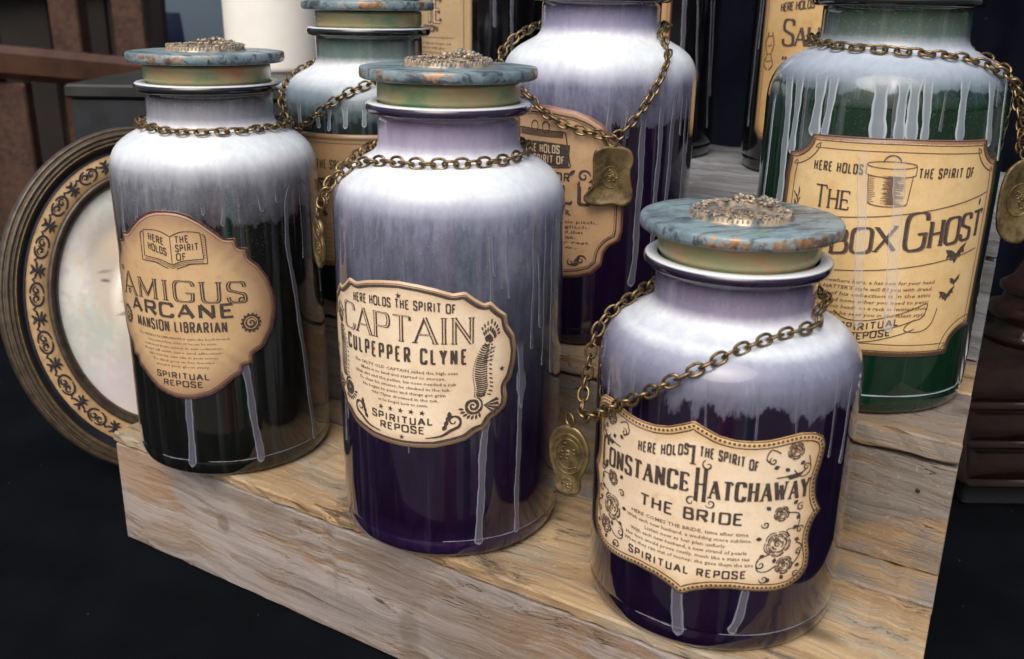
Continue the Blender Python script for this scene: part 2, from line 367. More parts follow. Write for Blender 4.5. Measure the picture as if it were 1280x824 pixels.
def display(pr, text, s0, s1, base, h, wt, contrast=1., serif=0, lay=.75, gap=.34, small=1., inline=None, slant=0., initial=None):
    """draw text between s0 and s1; small = size of the letters after each word's first; inline = (Print, width)"""
    bf = base if callable(base) else (lambda s: base)
    items = []; first = True
    for c in text:
        if c == ' ': items.append((None, .38+gap*.9, 1)); first = True; continue
        k = 1. if first else small
        items.append((c, G[c][0]*k, k)); first = False
    tot = sum(w for _, w, _ in items)+gap*(sum(1 for c, _, _ in items if c)-1)
    A = (s1-s0)/tot; x = s0
    for c, w, k in items:
        if c is None: x += w*A; continue
        W = w*A; hh = h*k*(initial if (initial and k == 1.) else 1)
        dz = -(hh-h*k)*.38 if (initial and k == 1.) else 0
        def tr(p): 
            sx = x+p[0]*W+slant*p[1]*hh; return np.array([sx, bf(x+p[0]*W)+dz+p[1]*hh])
        for cur, pts in G[c][1]:
            P = pts
            if cur == 1: P = chaikin(pts, 3)
            if cur == 2: P = chaikin(pts, 3, True)
            Q = [tr(p) for p in P]
            st = .5 if cur else 1.5
            if not cur:
                d = Q[-1]-Q[0]; d = d/np.linalg.norm(d)
                dark = contrast < .75 and c in 'AVWMNXY' and ((d[1] > 0) == (d[0] > 0)) and abs(d[0]) > .08
                ww = wt*(.45 if dark else 1)
            else: ww = wt
            pr.ribbon(Q, ww, lay, cur == 2, thin=wt*contrast, step=max(.35, hh*.09) if cur else 2.)
            if inline and ww == wt: inline[0].ribbon(Q, inline[1], lay+.16, cur == 2, thin=inline[1]*contrast, step=max(.35, hh*.09) if cur else 2.)
            if serif:
                for e, o in ((pts[0], pts[1]), (pts[-1], pts[-2])):
                    if cur != 2 and (c, e) not in SERIFLESS and e[1] in (0, 1) and (abs(e[1]-o[1]) > .2):
                        q = tr(e); a = serif
                        pr.ribbon([q+(-a, 0), q+(a, 0)], wt*max(contrast, .35)*.8, lay)
                    elif cur == 0 and abs(e[1]-o[1]) < .01 and e[0] >= .8:
                        q = tr(e); sg = 1 if e[1] < .3 else -1
                        if c in 'ELTF' : pr.ribbon([q, q+(0, sg*hh*.16)], wt*.6, lay)
        x += W+gap*A
_fc = {}
def body_text(pr, text, s0, s1, base, h=None, lay=.75, bold=.0, slant=0.):
    """running text from the built-in face"""
    key = (text, bold)
    if key not in _fc:
        cu = bpy.data.curves.new('t', 'FONT'); cu.body = text; cu.size = 1; cu.resolution_u = 1; cu.offset = bold; cu.fill_mode = 'FRONT'
        o = bpy.data.objects.new('t', cu); COL.objects.link(o)
        dg = bpy.context.evaluated_depsgraph_get(); me = bpy.data.meshes.new_from_object(o.evaluated_get(dg))
        V = np.array([v.co[:2] for v in me.vertices]); Fc = [tuple(p.vertices) for p in me.polygons]
        bpy.data.objects.remove(o); bpy.data.curves.remove(cu); bpy.data.meshes.remove(me); _fc[key] = (V, Fc)
    V, Fc = _fc[key]; x0, x1 = V[:, 0].min(), V[:, 0].max(); A = (s1-s0)/(x1-x0); B = (h/.73) if h else A*1.15
    bf = base if callable(base) else (lambda s: base)
    P = [np.array([s0+(x-x0)*A+slant*y*B, bf(s0+(x-x0)*A)+y*B]) for x, y in V]; pr._add(P, Fc, lay)
def outline_closed(right, c):
    """mirror the right half (top to bottom) about s=c"""
    return right+[(2*c-a, z) for a, z in reversed(right) if abs(a-c) > .5]
def inset(P, d):
    P = resample(P, 1.2, True); n = len(P); out = []
    area = sum(P[i][0]*P[(i+1) % n][1]-P[(i+1) % n][0]*P[i][1] for i in range(n)); sg = 1 if area > 0 else -1
    for i in range(n):
        t = P[(i+1) % n]-P[i-1]; t = t/(np.linalg.norm(t)+1e-9); out.append(P[i]+np.array([-t[1], t[0]])*d*sg)
    for _ in range(2): out = [(out[i-1]+2*out[i]+out[(i+1) % n])/4 for i in range(n)]
    return out
def make_label(out, c, mat, parent, lay=.45, K=16):
    """paper sheet curved round the glass, its rim with a real thickness; 'edge' runs 0 (centre) to 1 (rim)"""
    P = resample(out, 1.5, True); n = len(P); V, Fc, E = [], [], []
    def wr(a, z, l): ph = a/R0; r = (R0+l)/1000; return (r*math.cos(ph), r*math.sin(ph), z/1000)
    for k in range(K):
        t = k/(K-1)
        for p in P: V.append(wr(c[0]+(p[0]-c[0])*max(t, .002), c[1]+(p[1]-c[1])*max(t, .002), lay)); E.append(t)
    for p in P: V.append(wr(p[0], p[1], .02)); E.append(1)
    for k in range(K):
        for i in range(n): Fc.append((k*n+i, k*n+(i+1) % n, (k+1)*n+(i+1) % n, (k+1)*n+i))
    return mesh('label', V, Fc, mat, parent, edge=E)
# ------------------------------------------------------------------ jars
def jar_profile(H):
    R = .07
    p = [(.0001, .004), (.045, .003), (.056, .0), (.0645, .0002), (.0672, .0014), (.0687, .0040), (.0695, .0080), (.0697, .0112), (.0694, .0122), (.0697, .0132), (.0700, .0142)]
    p += [(R, .014+(H-.058-.014)*i/8) for i in range(1, 9)]
    sh = [(0, .07), (-.055, .06998), (-.051, .0697), (-.047, .0690), (-.043, .0678), (-.039, .0659), (-.0355, .0632), (-.0325, .0598), (-.030, .0561), (-.0278, .0520), (-.0257, .0480), (-.0238, .0450), (-.0215, .0431), (-.019, .0422), (-.015, .0420), (-.010, .0420), (-.005, .0420), (-.001, .0421)]
    p += [(r, H+d) for d, r in sh[1:]]
    p += [(.0436, H-.0009), (.0464, H-.0010), (.0480, H-.0002), (.0486, H+.0012), (.0487, H+.0028), (.0482, H+.0043), (.0470, H+.0051), (.0445, H+.0053), (.0425, H+.0052), (.0415, H+.0045), (.0412, H+.002), (.041, H-.004), (.0405, H-.01)]
    return p
def make_lid(parent, H, off, turn):
    z0, z1 = H+.0182, H+.0250
    lid = mesh('lid', *lathe([(.03, z0), (.0418, z0-.00005), (.0502, z0), (.0514, z0+.0008), (.0518, z0+.0026), (.0517, z1-.0014), (.0511, z1-.0004), (.0480, z1), (.0300, z1+.0003), (.0001, z1+.0004)], 112), patina_mat('patina_paint', off), parent)
    lid.rotation_euler = (0, 0, turn)
    mesh('stopper', *lathe([(.0001, z0-.001), (.0415, z0-.0012), (.0419, z0-.0030), (.0418, H+.0075), (.0408, H+.0055), (.0395, H+.003), (.039, H-.004)], 96), PLUG, lid)
    emb = MB(); rnd = random.Random(int(off*100)+3)
    emb.add(*lathe([(.0268, z1), (.0268, z1+.0006), (.0254, z1+.0012), (.0250, z1+.0030), (.0236, z1+.0036), (.0196, z1+.0034), (.0184, z1+.0014), (.0001, z1+.0012)], 64))
    for i in range(64):      # ribbed wall
        a = 2*math.pi*i/64; emb.add(*SPH, Matrix.Translation((.0251*math.cos(a), .0251*math.sin(a), z1+.0020)) @ Matrix.Diagonal((.0006, .0006, .0020, 1)))
    for i in range(210):     # crowded leaves and beads cast on the rim
        a = rnd.uniform(0, 6.283); rr = rnd.uniform(.0190, .0250); s_ = rnd.uniform(.0005, .0011); t = rnd.uniform(0, 3.14)
        emb.add(*SPH, Matrix.Translation((rr*math.cos(a), rr*math.sin(a), z1+.0036+rnd.uniform(-.0002, .0007))) @ Matrix.Rotation(t, 4, 'Z') @ Matrix.Diagonal((s_*1.9, s_*.7, s_*.7, 1)))
    for k in range(26):
        a = 2*math.pi*k/26; P = []
        for i in range(10): t = i/9; w = t*6; q = .0017*(1-t*.7); P.append(((.0217+q*math.cos(w+a))*math.cos(a)-q*math.sin(w)*math.sin(a), (.0217+q*math.cos(w+a))*math.sin(a)+q*math.sin(w)*math.cos(a), z1+.0041+t*.0005))
        emb.add(*tube(P, .00042, 4))
    for i in range(44):      # scrolled crest on the wreath's far side
        a = math.pi+rnd.uniform(-.55, .55); rr = .0225+rnd.uniform(-.004, .0035); s_ = rnd.uniform(.0008, .0017)
        emb.add(*SPH, Matrix.Translation((rr*math.cos(a), rr*math.sin(a), z1+.0035+rnd.uniform(0, .0042)*(1-abs(a-math.pi)))) @ Matrix.Diagonal((s_, s_*1.2, s_, 1)))
    for a0 in (-.42, -.14, .14, .42):
        P = []
        for i in range(14):
            t = i/13; w = t*7; q = .0024*(1-t*.75); P.append((-(.0228+q*math.cos(w)), .0105*a0*2.3+q*math.sin(w), z1+.0064-.001*abs(a0)*4+t*.0012))
        emb.add(*tube(P, .0007, 5))
    e = emb.build('emblem', EMBM, lid); e.rotation_euler = (0, 0, -.35-turn)
    # raised words across the plaque
    pr = Print(); body_text(pr, 'Haunted', -11, 11, 1.2, 5.2, bold=.02); body_text(pr, 'Mansion', -12, 12, -6.6, 5.4, bold=.02)
    V = [(-z/1000, s/1000, z1+.0025) for s, z, _ in pr.v]; n = len(V); V += [(x, y, z1+.0012) for x, y, _ in V]
    ec = {}
    for f in pr.f:
        for a, b in zip(f, f[1:]+f[:1]): ec[(a, b)] = 1
    sides = [(a, b, b+n, a+n) for a, b in ec if (b, a) not in ec]
    w = mesh('emblem_lettering', V, pr.f+sides, EMBM, lid, smooth=False); w.rotation_euler = (0, 0, -.35-turn)
    return lid
def make_drip(parent, pts, w, mat, top=2.0, lay=.26, bulb=1.2, fade=9.):
    """run of milky glaze down the glass: domed strip with a thick rim and a bead at its foot"""
    P = catmull(pts, False, 6) if len(pts) > 2 else [np.array(p, float) for p in pts]
    P = resample(P, 2.0); 
    n = len(P); rnd = random.Random(int(pts[0][0]*13)); V, Fc, E = [], [], []
    for i in range(4): P.append(P[-1]+np.array([0, -w*(.28 if i < 2 else .14)]))
    m = len(P); ph = rnd.uniform(0, 6)
    for i, p in enumerate(P):
        L = i*2.0; k = 1+(top-1)*math.exp(-L/4.5); k *= 1+.10*math.sin(L*.21+ph)+.06*math.sin(L*.55+ph*2)
        if i > n-5: k *= 1+(bulb-1)*min(1, (i-(n-5))/4)
        if i >= n: k *= [.93, .78, .52, .1][i-n]
        dx = .35*math.sin(L*.12+ph)*min(1, L/10)
        for j, (q, hh, e) in enumerate(((-1, 0, 1), (-.82, .8, .95), (-.5, .75, .45), (0, .7, .2), (.5, .75, .45), (.82, .8, .95), (1, 0, 1))):
            a = (p[0]+dx+q*w/2*k)/R0; thick = lay*hh*(1+.9*(i > n-5))
            r = (R0+.04+thick)/1000; V.append((r*math.cos(a), r*math.sin(a), p[1]/1000)); E.append(max(e, 1 if i >= n+1 else 0))
    for i in range(m-1):
        for j in range(6): Fc.append((i*7+j, i*7+j+1, (i+1)*7+j+1, (i+1)*7+j))
    o = mesh('paint_drip_and_glint', V, Fc, mat, parent, edge=E); at = o.data.attributes.new('run', 'FLOAT', 'POINT')
    at.data.foreach_set('value', [float(min(1, (i*2.0)/fade)) for i in range(m) for j in range(7)])
    return o
def _run(o):
    at = o.data.attributes.new('run', 'FLOAT', 'POINT'); at.data.foreach_set('value', [.8]*len(o.data.vertices)); return o
def bevel_glint(parent, a0, a1, mat, z=.0128, r=.0699, w=.00045):  # thin pale tube along the foot bevel, drawn in place of its reflection
    P = []
    n = 60
    for i in range(n+1):
        a = (a0+(a1-a0)*i/n)/R0; P.append((r*math.cos(a), r*math.sin(a), z+.00025*math.sin(i*.11+a0)))
    V, Fc = tube(P, w, 6, taper=lambda t: .35+.9*math.sin(math.pi*min(1, max(0, t)))**.5*(.7+.3*math.sin(t*23)))
    return _run(mesh('paint_drip_and_glint', V, Fc, mat, parent, edge=[.7]*len(V)))
def make_jar(loc, H, mat, label, cat='jar', off=0., turn=0., lid=True):
    base = math.atan2(-loc[1], -loc[0])
    j = thing('glass_jar', loc, base, label, cat, 'lidded glass jars on the wooden steps')
    mesh('glass_body', *lathe(jar_profile(H), 128), mat, j)
    make_lid(j, H, off, turn)
    return j
def swirl(pr, c, r, a0, turns, w, lay=.75, tail=None, sg=1):
    P = []
    n = max(10, int(16*turns))
    for i in range(n+1):
        t = i/n; a = a0+sg*2*math.pi*turns*t; q = r*(1-t*.88); P.append((c[0]+q*math.cos(a), c[1]+q*math.sin(a)))
    if tail: P = [tuple(p) for p in tail]+P
    pr.ribbon(catmull(P, False, 3), w, lay, wf=lambda t: .45+.75*math.sin(math.pi*min(1, t*1.02)), step=.5)
def rose(pr, c, r, lay=.75):
    for q, t in ((1., 1.1), (.72, 1.15), (.45, 1.2)):
        for k in range(3 if q < .7 else 5):
            a0 = k*2*math.pi/(3 if q < .7 else 5)+q*3; n = 7
            pr.ribbon([(c[0]+r*q*(1+.10*math.sin(math.pi*i/(n-1)))*math.cos(a0+i*t/(n-1)), c[1]+r*q*(1+.1*math.sin(math.pi*i/(n-1)))*math.sin(a0+i*t/(n-1))) for i in range(n)], .42, lay, step=.5)
    swirl(pr, c, r*.35, 0, 1.4, .4, lay)
def leaf(pr, c, L, a, lay=.75, w=.36):
    P = []
    for i in range(7): t = i/6; P.append((t*L, w*L*math.sin(math.pi*t)*.6))
    for i in range(5, 0, -1): t = i/6; P.append((t*L, -w*L*math.sin(math.pi*t)*.6))
    pr.poly([(c[0]+x*math.cos(a)-y*math.sin(a), c[1]+x*math.sin(a)+y*math.cos(a)) for x, y in P], lay)
DRIP = drip_mat()
DRIPG = drip_mat('grey_green_drip', (.30, .36, .40), (.50, .56, .61), .66)
W = (.67, .735, .78)
PURP = (.0095, .0040, .018)
PURB = (.020, .009, .042)  # brighter purple at the foot: the base glow put into the colour
JP = {1: (-.21, .6788, .095, .2613), 2: (-.0389, .5785, .095, .2605), 3: (.1175, .4922, .095, .1935), 4: (.225, .6038, .1832, .2342), 5: (-.117, .8011, .1832, .2061), 6: (.0596, .7176, .1832, .2339), 7: (.1302, 1.0039, .2712, .26), 8: (.2827, .9083, .2712, .26), 9: (-.0366, 1.1085, .2712, .26)}
def stp(*a): return list(a)
def neck_stops(H, mid, top): return [(H-.030, W), (H-.0235, (.74, .77, .82)), (H-.0165, mid), (H-.007, tuple(a*.5+b*.5 for a, b in zip(mid, top))), (H-.002, top)]
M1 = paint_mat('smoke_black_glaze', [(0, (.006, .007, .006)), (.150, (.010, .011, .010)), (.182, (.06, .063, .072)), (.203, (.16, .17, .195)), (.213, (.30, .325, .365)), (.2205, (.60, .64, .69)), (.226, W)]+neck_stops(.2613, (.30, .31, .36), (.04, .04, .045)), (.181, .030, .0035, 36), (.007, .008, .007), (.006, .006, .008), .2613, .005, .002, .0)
M2 = paint_mat('purple_frost_glaze', [(0, PURB), (.011, PURB), (.022, PURP), (.075, (.013, .008, .024)), (.125, (.032, .033, .050)), (.165, (.075, .080, .115)), (.198, (.150, .158, .222)), (.209, (.22, .235, .32)), (.2165, (.40, .43, .52)), (.2215, (.63, .67, .73)), (.228, W)]+neck_stops(.2605, (.36, .34, .46), (.15, .10, .19)), None, PURP, (.02, .012, .035), .2605, .007, .0025, 1.3)
M3 = paint_mat('violet_frost_glaze', [(0, PURB), (.011, PURB), (.022, PURP), (.120, (.05, .048, .075)), (.137, (.105, .105, .15)), (.152, (.17, .175, .25)), (.159, (.28, .30, .39)), (.165, (.56, .60, .67)), (.170, W)]+neck_stops(.1935, (.24, .22, .31), (.075, .055, .10)), (.136, .036, .0042, 34), PURP, (.014, .007, .024), .1935, .003, .0012, 2.9)  # its dark notches paint in figures reflected against the sky
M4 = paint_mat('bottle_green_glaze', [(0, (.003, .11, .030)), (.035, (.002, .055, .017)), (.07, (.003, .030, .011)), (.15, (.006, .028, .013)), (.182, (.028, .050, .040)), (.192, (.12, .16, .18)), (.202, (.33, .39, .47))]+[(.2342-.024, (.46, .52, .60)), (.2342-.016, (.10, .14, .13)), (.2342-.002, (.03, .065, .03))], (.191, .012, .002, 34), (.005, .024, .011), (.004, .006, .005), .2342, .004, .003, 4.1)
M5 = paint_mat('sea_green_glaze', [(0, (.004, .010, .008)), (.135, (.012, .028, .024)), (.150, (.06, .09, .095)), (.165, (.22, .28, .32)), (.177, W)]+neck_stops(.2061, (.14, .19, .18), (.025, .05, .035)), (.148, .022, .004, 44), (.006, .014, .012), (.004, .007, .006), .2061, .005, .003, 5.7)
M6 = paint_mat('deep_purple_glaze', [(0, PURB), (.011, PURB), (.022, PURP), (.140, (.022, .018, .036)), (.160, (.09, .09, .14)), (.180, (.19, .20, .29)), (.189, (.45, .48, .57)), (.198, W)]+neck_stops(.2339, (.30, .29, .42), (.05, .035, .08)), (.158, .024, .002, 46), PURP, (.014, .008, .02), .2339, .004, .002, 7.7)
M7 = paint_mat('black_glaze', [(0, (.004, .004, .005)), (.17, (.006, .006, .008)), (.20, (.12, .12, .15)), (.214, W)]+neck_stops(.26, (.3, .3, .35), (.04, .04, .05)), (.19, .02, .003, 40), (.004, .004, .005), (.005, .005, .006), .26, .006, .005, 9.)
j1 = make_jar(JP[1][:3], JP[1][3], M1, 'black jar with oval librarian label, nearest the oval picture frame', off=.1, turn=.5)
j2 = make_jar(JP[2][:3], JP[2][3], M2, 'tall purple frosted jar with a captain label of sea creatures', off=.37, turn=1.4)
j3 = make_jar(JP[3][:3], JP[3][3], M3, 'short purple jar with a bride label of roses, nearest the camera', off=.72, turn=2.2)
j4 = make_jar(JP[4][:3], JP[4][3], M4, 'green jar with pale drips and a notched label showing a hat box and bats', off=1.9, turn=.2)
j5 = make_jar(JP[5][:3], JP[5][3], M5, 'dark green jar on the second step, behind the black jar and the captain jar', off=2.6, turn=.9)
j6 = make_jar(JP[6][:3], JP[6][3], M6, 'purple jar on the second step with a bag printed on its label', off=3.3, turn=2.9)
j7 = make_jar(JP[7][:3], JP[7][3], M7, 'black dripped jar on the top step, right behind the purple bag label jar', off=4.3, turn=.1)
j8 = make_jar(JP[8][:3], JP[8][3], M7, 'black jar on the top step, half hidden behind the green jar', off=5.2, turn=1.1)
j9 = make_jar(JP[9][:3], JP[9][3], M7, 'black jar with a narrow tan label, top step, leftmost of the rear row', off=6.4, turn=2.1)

# ---- drips: [(s,z)...], width mm
def drips(j, L, mat, **k):
    for pts, w in L: make_drip(j, pts, w, mat, **k)
drips(j1, [([(54, 206), (46.8, 191.4), (45.4, 165.8), (47.9, 142.8), (54.9, 82.1), (61.3, 14.2)], 3.6), ([(-31, 78), (-33.7, 12)], 5.0), ([(6.5, 98), (10.1, 60), (13.9, 13.1)], 5.0), ([(59, 207), (74, 193), (80, 160), (86, 120)], 1.6), ([(-33, 200), (-33.7, 193)], 2.2), ([(-10, 200), (-9.7, 190)], 2.4), ([(-55, 205), (-60, 176)], 2.6), ([(25, 204), (28, 190)], 3.0), ([(-74, 205), (-78, 149)], 3.4), ([(12, 202), (13, 194)], 2.)], DRIP, top=1.6)
drips(j2, [([(21, 100), (17.9, 53), (16.6, 13.2)], 4.6), ([(42.3, 139), (42.9, 124), (43.8, 99), (42.6, 68), (41.9, 14.4)], 3.6), ([(56, 190), (57.1, 170), (59, 142.2)], 1.9), ([(-39, 205), (-39.6, 186)], 1.7), ([(24, 205), (24.9, 179)], 1.8), ([(-80, 190), (-84, 62)], 2.2), ([(70, 195), (72, 110)], 2.)], DRIP, top=1.7)
for s_, z_ in ((-29, 176), (14, 187), (30, 171)): make_drip(j2, [(s_, z_+4), (s_, z_)], 1.3, DRIP, top=.6, bulb=1.5)
make_drip(j2, [(43.5, 122), (43.7, 100)], 7., DRIP, top=.3, bulb=.5, lay=.25)
drips(j3, [([(72.6, 152), (74.2, 143), (72, 104)], 2.4), ([(-16, 52), (-12.9, 13.)], 6.), ([(21, 58), (18.5, 26), (15, 17)], 4.6), ([(-70, 150), (-71, 128)], 1.8)], DRIP, top=1.6)
drips(j4, [([(-75, 186), (-77, 150), (-80, 60)], 3.), ([(-60.5, 198), (-58.5, 160), (-58.4, 127), (-63.5, 104)], 5.6), ([(-51, 197), (-52, 154.5)], 4.6), ([(-36.2, 200), (-36.7, 167)], 6.), ([(-27.8, 200), (-30.4, 166.6)], 4.2), ([(-2.8, 201), (-1.2, 166.4)], 7.6), ([(8.4, 201), (10, 166.2)], 5.), ([(14.4, 201), (16.2, 166.4)], 5.6), ([(21.2, 200), (23, 166.1)], 4.2), ([(41.4, 201), (44, 166.5)], 4.6), ([(60, 200), (66.9, 163.8)], 4.6), ([(75.4, 199), (82.2, 152.6)], 2.4)], DRIPG, top=1.8)
drips(j6, [([(9.7, 175), (7.8, 151)], 3.2), ([(32.2, 168), (31.5, 78), (29.8, 48)], 4.6), ([(47, 173), (45.4, 102), (44.6, 66)], 4.), ([(67.5, 180), (67.2, 148.3)], 1.6), ([(58.6, 178), (55.6, 87), (54.1, 50)], 4.), ([(74, 178), (74.4, 60)], 2.4), ([(22, 172), (20.5, 150)], 3.)], DRIP, top=1.5)
drips(j5, [([(-63.5, 160), (-61.5, 140)], 4.), ([(-43.6, 158), (-42.6, 142)], 3.), ([(-20, 160), (-19.8, 143)], 3.4), ([(-5, 160), (-5.3, 144)], 3.), ([(-32, 160), (-33, 140)], 2.6)], DRIPG, top=2.2)
drips(j7, [([(33, 200), (34, 103)], 4.6), ([(44, 200), (50, 120), (53.8, 76)], 2.4), ([(62, 205), (72, 100), (77.7, 30)], 2.), ([(70, 190), (80, 60)], 1.6)], DRIP)
drips(j8, [([(-74, 190), (-78, 100), (-80, 40)], 2.2), ([(-69, 170), (-73, 108)], 1.6)], DRIP)
drips(j9, [([(10, 190), (12, 120)], 3.), ([(30, 190), (31, 90)], 3.4)], DRIP)
THIN = drip_mat('thin_run', (.20, .205, .25), (.30, .31, .36), .34)
for j_, zt_, rng, n_, lo in ((j1, .200, (-88, 84), 9, 90), (j2, .207, (-88, 84), 12, 60), (j3, .156, (-84, 84), 6, 110), (j6, .178, (-30, 84), 6, 60), (j4, .196, (-70, 80), 5, 120)):
    rd = random.Random(n_*7+int(zt_*1000))
    for k in range(n_):
        s0 = rng[0]+(rng[1]-rng[0])*(k+rd.uniform(.1, .9))/n_; z0_ = zt_*1000+rd.uniform(-3, 5); z1_ = max(lo, z0_-rd.choice((12, 20, 35, 60, 110))*rd.uniform(.7, 1.3)); zm = (z0_+z1_)/2
        make_drip(j_, [(s0, z0_), (s0+rd.uniform(-1, 1), zm), (s0+rd.uniform(-1.5, 1.5), z1_)], rd.uniform(.9, 2.2), THIN, top=1.2, bulb=1.35, lay=.18)
bevel_glint(j1, -22, 60, DRIP); bevel_glint(j1, -60, -33, DRIP, w=.0005); bevel_glint(j2, -6, 62, DRIP); bevel_glint(j3, -38, -8, DRIP); bevel_glint(j3, 8, 75, DRIP, w=.0004); bevel_glint(j4, -20, 80, DRIPG, w=.0005)

# ------------------------------------------------------------------ label art
def halfring(pr, out, d, w, lay=.6, mat=None, **k): pr.ribbon(inset(out, d), w, lay, True, **k)
# jar 1: librarian
c1 = -34.5
o1 = outline_closed([(-34.5, 191), (-27, 190.6), (-20, 188.6), (-12.4, 184.4), (-2.1, 176), (1.6, 172.6), (8.6, 172.4), (9.2, 166.2), (15.4, 165.4), (15.6, 159), (22.3, 152.9), (28.7, 142.3), (32.3, 129.1), (32.3, 118.2), (28.9, 106.3), (21.6, 94.9), (14, 91.2), (13.6, 84), (6.6, 83.4), (6.2, 78), (1.5, 76), (-7.3, 69.1), (-15, 64), (-26.8, 60.6), (-34.5, 60)], c1)
lb = make_label(o1, (c1, 125), paper_mat('tan_label_paper', (.62, .43, .23), (.56, .37, .19), (.24, .13, .09), .34, 1.), j1)
ink, soft, pap = Print(), Print(), Print()
mar = Print(); halfring(mar, o1, .7, 1.1, .6, thin=1.1); mar.build('border', MAROON, lb)
halfring(soft, o1, 3.0, .3, .6)
bk = lambda a, b: (-33.3+a, 167+b)      # open book
for sg in (-1, 1):
    pg = [(0, 7), (7, 10.5), (14, 10.8), (20, 10), (21, -7.5), (14, -8), (7, -9), (0, -12)]
    ink.ribbon(chaikin([bk(sg*a, b) for a, b in pg[:4]], 2), .45, step=.8); ink.ribbon([bk(sg*20, 10), bk(sg*21, -7.5)], .45); ink.ribbon(chaikin([bk(sg*a, b) for a, b in pg[4:]], 2), .5, step=.8)
    for q in (1.2, 2.3): soft.ribbon(chaikin([bk(sg*a, b-q) for a, b in pg[4:]], 2), .3, step=.8)
    ink.ribbon([bk(sg*21, 9), bk(sg*23, 8), bk(sg*23.2, -10.5), bk(sg*12, -11), bk(sg*3, -14.5)], .5)
ink.ribbon([bk(0, 7), bk(0, -12)], .4)
for k in range(9): soft.ribbon([bk(20.8, -6+k*1.7), bk(22.6, -7+k*1.7)], .25)
for tx, a, b, z in (('HERE', -16, -5, 168), ('HOLDS', -17, -3.5, 161.5)): display(ink, tx, -33.3+a, -33.3+b, lambda s, z=z: z+(s+33.3)*-.25-1, 4.4, .62, gap=.5)
for tx, a, b, z in (('THE', 3.5, 12, 170.5), ('SPIRIT', 3.5, 18, 164.8), ('OF', 3.5, 9.5, 159)): display(ink, tx, -33.3+a, -33.3+b, lambda s, z=z: z+(s+33.3)*.12-1, 4.2, .62, gap=.5)
inl = Print(); display(ink, 'AMIGUS', -84, 12, lambda s: 130.6-(abs(s-c1)/48)**2*2.0, 16.0, 2.5, .36, 2.0, small=.84, gap=.26, inline=(inl, .55))
for s_, z_ in ((-84, 146), (-76, 131), (9, 130)): swirl(ink, (s_, z_), 2.3, 0, 1.2, .7)
display(ink, 'ARCANE', -73.6, 3.1, 119.2, 8.8, 2.3, .72, gap=.36)
display(ink, 'MANSION LIBRARIAN', -69, -1.8, 108.9, 6.8, 1.12, .85, gap=.55)
rows = ['The MANSION LIBRARIAN is quite the book hound,', 'One must follow order or he can be stern.', 'collected from across in our collection.', 'Kept all with care and affection.', 'Has told his own tale in your tomes', 'To find you in his books', 'around your ghost story.']
for k, (r, hw) in enumerate(zip(rows, (36, 27, 31, 31, 27, 24, 21))): body_text(soft, r, c1-hw*.95, c1+hw*.95, 103.2-k*3.35, 1.7)
display(ink, 'SPIRITUAL', -54.4, -16, 75, 3.9, .92, .8, gap=.42); display(ink, 'REPOSE', -49.4, -20.9, 69.4, 3.7, .92, .8, gap=.42)
for s_ in (14.2, 2*c1-14.2):
    ink.disc((s_, 113.6), 6.0, n=20); inl.ribbon([(s_+4.2*math.cos(a), 113.6+4.2*math.sin(a)) for a in np.linspace(0, 6.28, 20)][:-1], .5, .93, True, step=.8)
    swirl(inl, (s_, 113.6), 3., 0, 1.3, .9, .93)
    for k in range(14): a = k*.4488; ink.disc((s_+6.3*math.cos(a), 113.6+6.3*math.sin(a)), .8, n=6)
ink.build('lettering', INK, lb); soft.build('fine_print', INKSOFT, lb); inl.build('inline_print', simple('tan_unprinted', (.5, .33, .17), .55), lb)
# jar 2: captain
c2 = -29.5
o2 = outline_closed([(-29.5, 174.6), (-18, 173.6), (-8, 171.8), (1.5, 169.0), (8.3, 170.0), (13.9, 165.6), (19, 162.4), (23, 163.2), (27.8, 158.4), (32.8, 154.6), (33.6, 148.2), (38.2, 141.4), (39.6, 133), (39.0, 125), (36.4, 115.7), (32.7, 110.9), (33.8, 104.4), (32.8, 98.2), (27, 93.7), (23.5, 92.4), (20.1, 86), (14.7, 84.9), (8.8, 80.2), (1, 78.0), (-9.4, 75.4), (-20.1, 74.6), (-29.5, 74.2)], c2)
lb = make_label(o2, (c2, 124.5), paper_mat('cream_label_paper', (.84, .70, .51), (.76, .59, .40), (.42, .25, .13), .20, 3.), j2)
ink, soft, inl = Print(), Print(), Print()
halfring(ink, o2, 3.2, 1.5, .6, thin=1.5); halfring(soft, o2, 1.7, .4, .6)
display(ink, 'HERE HOLDS THE SPIRIT OF', -63.1, 2.7, lambda s: 157.6+1.6*(1-((s+30)/33)**2), 4.9, .78, gap=.5)
display(ink, 'CAPTAIN', -74, 12.6, 139.8, 15.0, 2.4, .34, 1.7, gap=.22, inline=(inl, .8))
display(ink, 'CULPEPPER CLYNE', -70.6, 8.6, 127.7, 8.2, 1.45, .9, gap=.85)
rows = ['The SALTY OLD CAPTAIN sailed the high seas', 'Made it to land and started to snooze.', 'With dirt and the pollen, his nose needed a rub', 'To clear his sinuses, he climbed in the tub.', 'He began to panic and things got grim', 'Old Clyne drowned in the tub,', 'as he forgot how to swim.']
for k, (r, a, b) in enumerate(zip(rows, (-64, -58, -64, -60, -57, -50, -45), (4, -3, 3, 0, -3, -7, -13))): body_text(soft, r, a, b, 121.2-k*3.4, 1.9, bold=.008)
for k in range(5): ink.star((-43.1+k*6.6, 97.0), 1.9, rot=.2)
display(ink, 'SPIRITUAL', -49.6, -10.8, lambda s: 90.2-1.0*(1-((s+30)/20)**2), 4.0, .92, .85, gap=.42)
display(ink, 'REPOSE', -43.7, -15.9, 84.0, 3.9, .92, .85, gap=.42); ink.star((c2, 80.4), 1.8); ink.star((c2, 166.3), 2.)
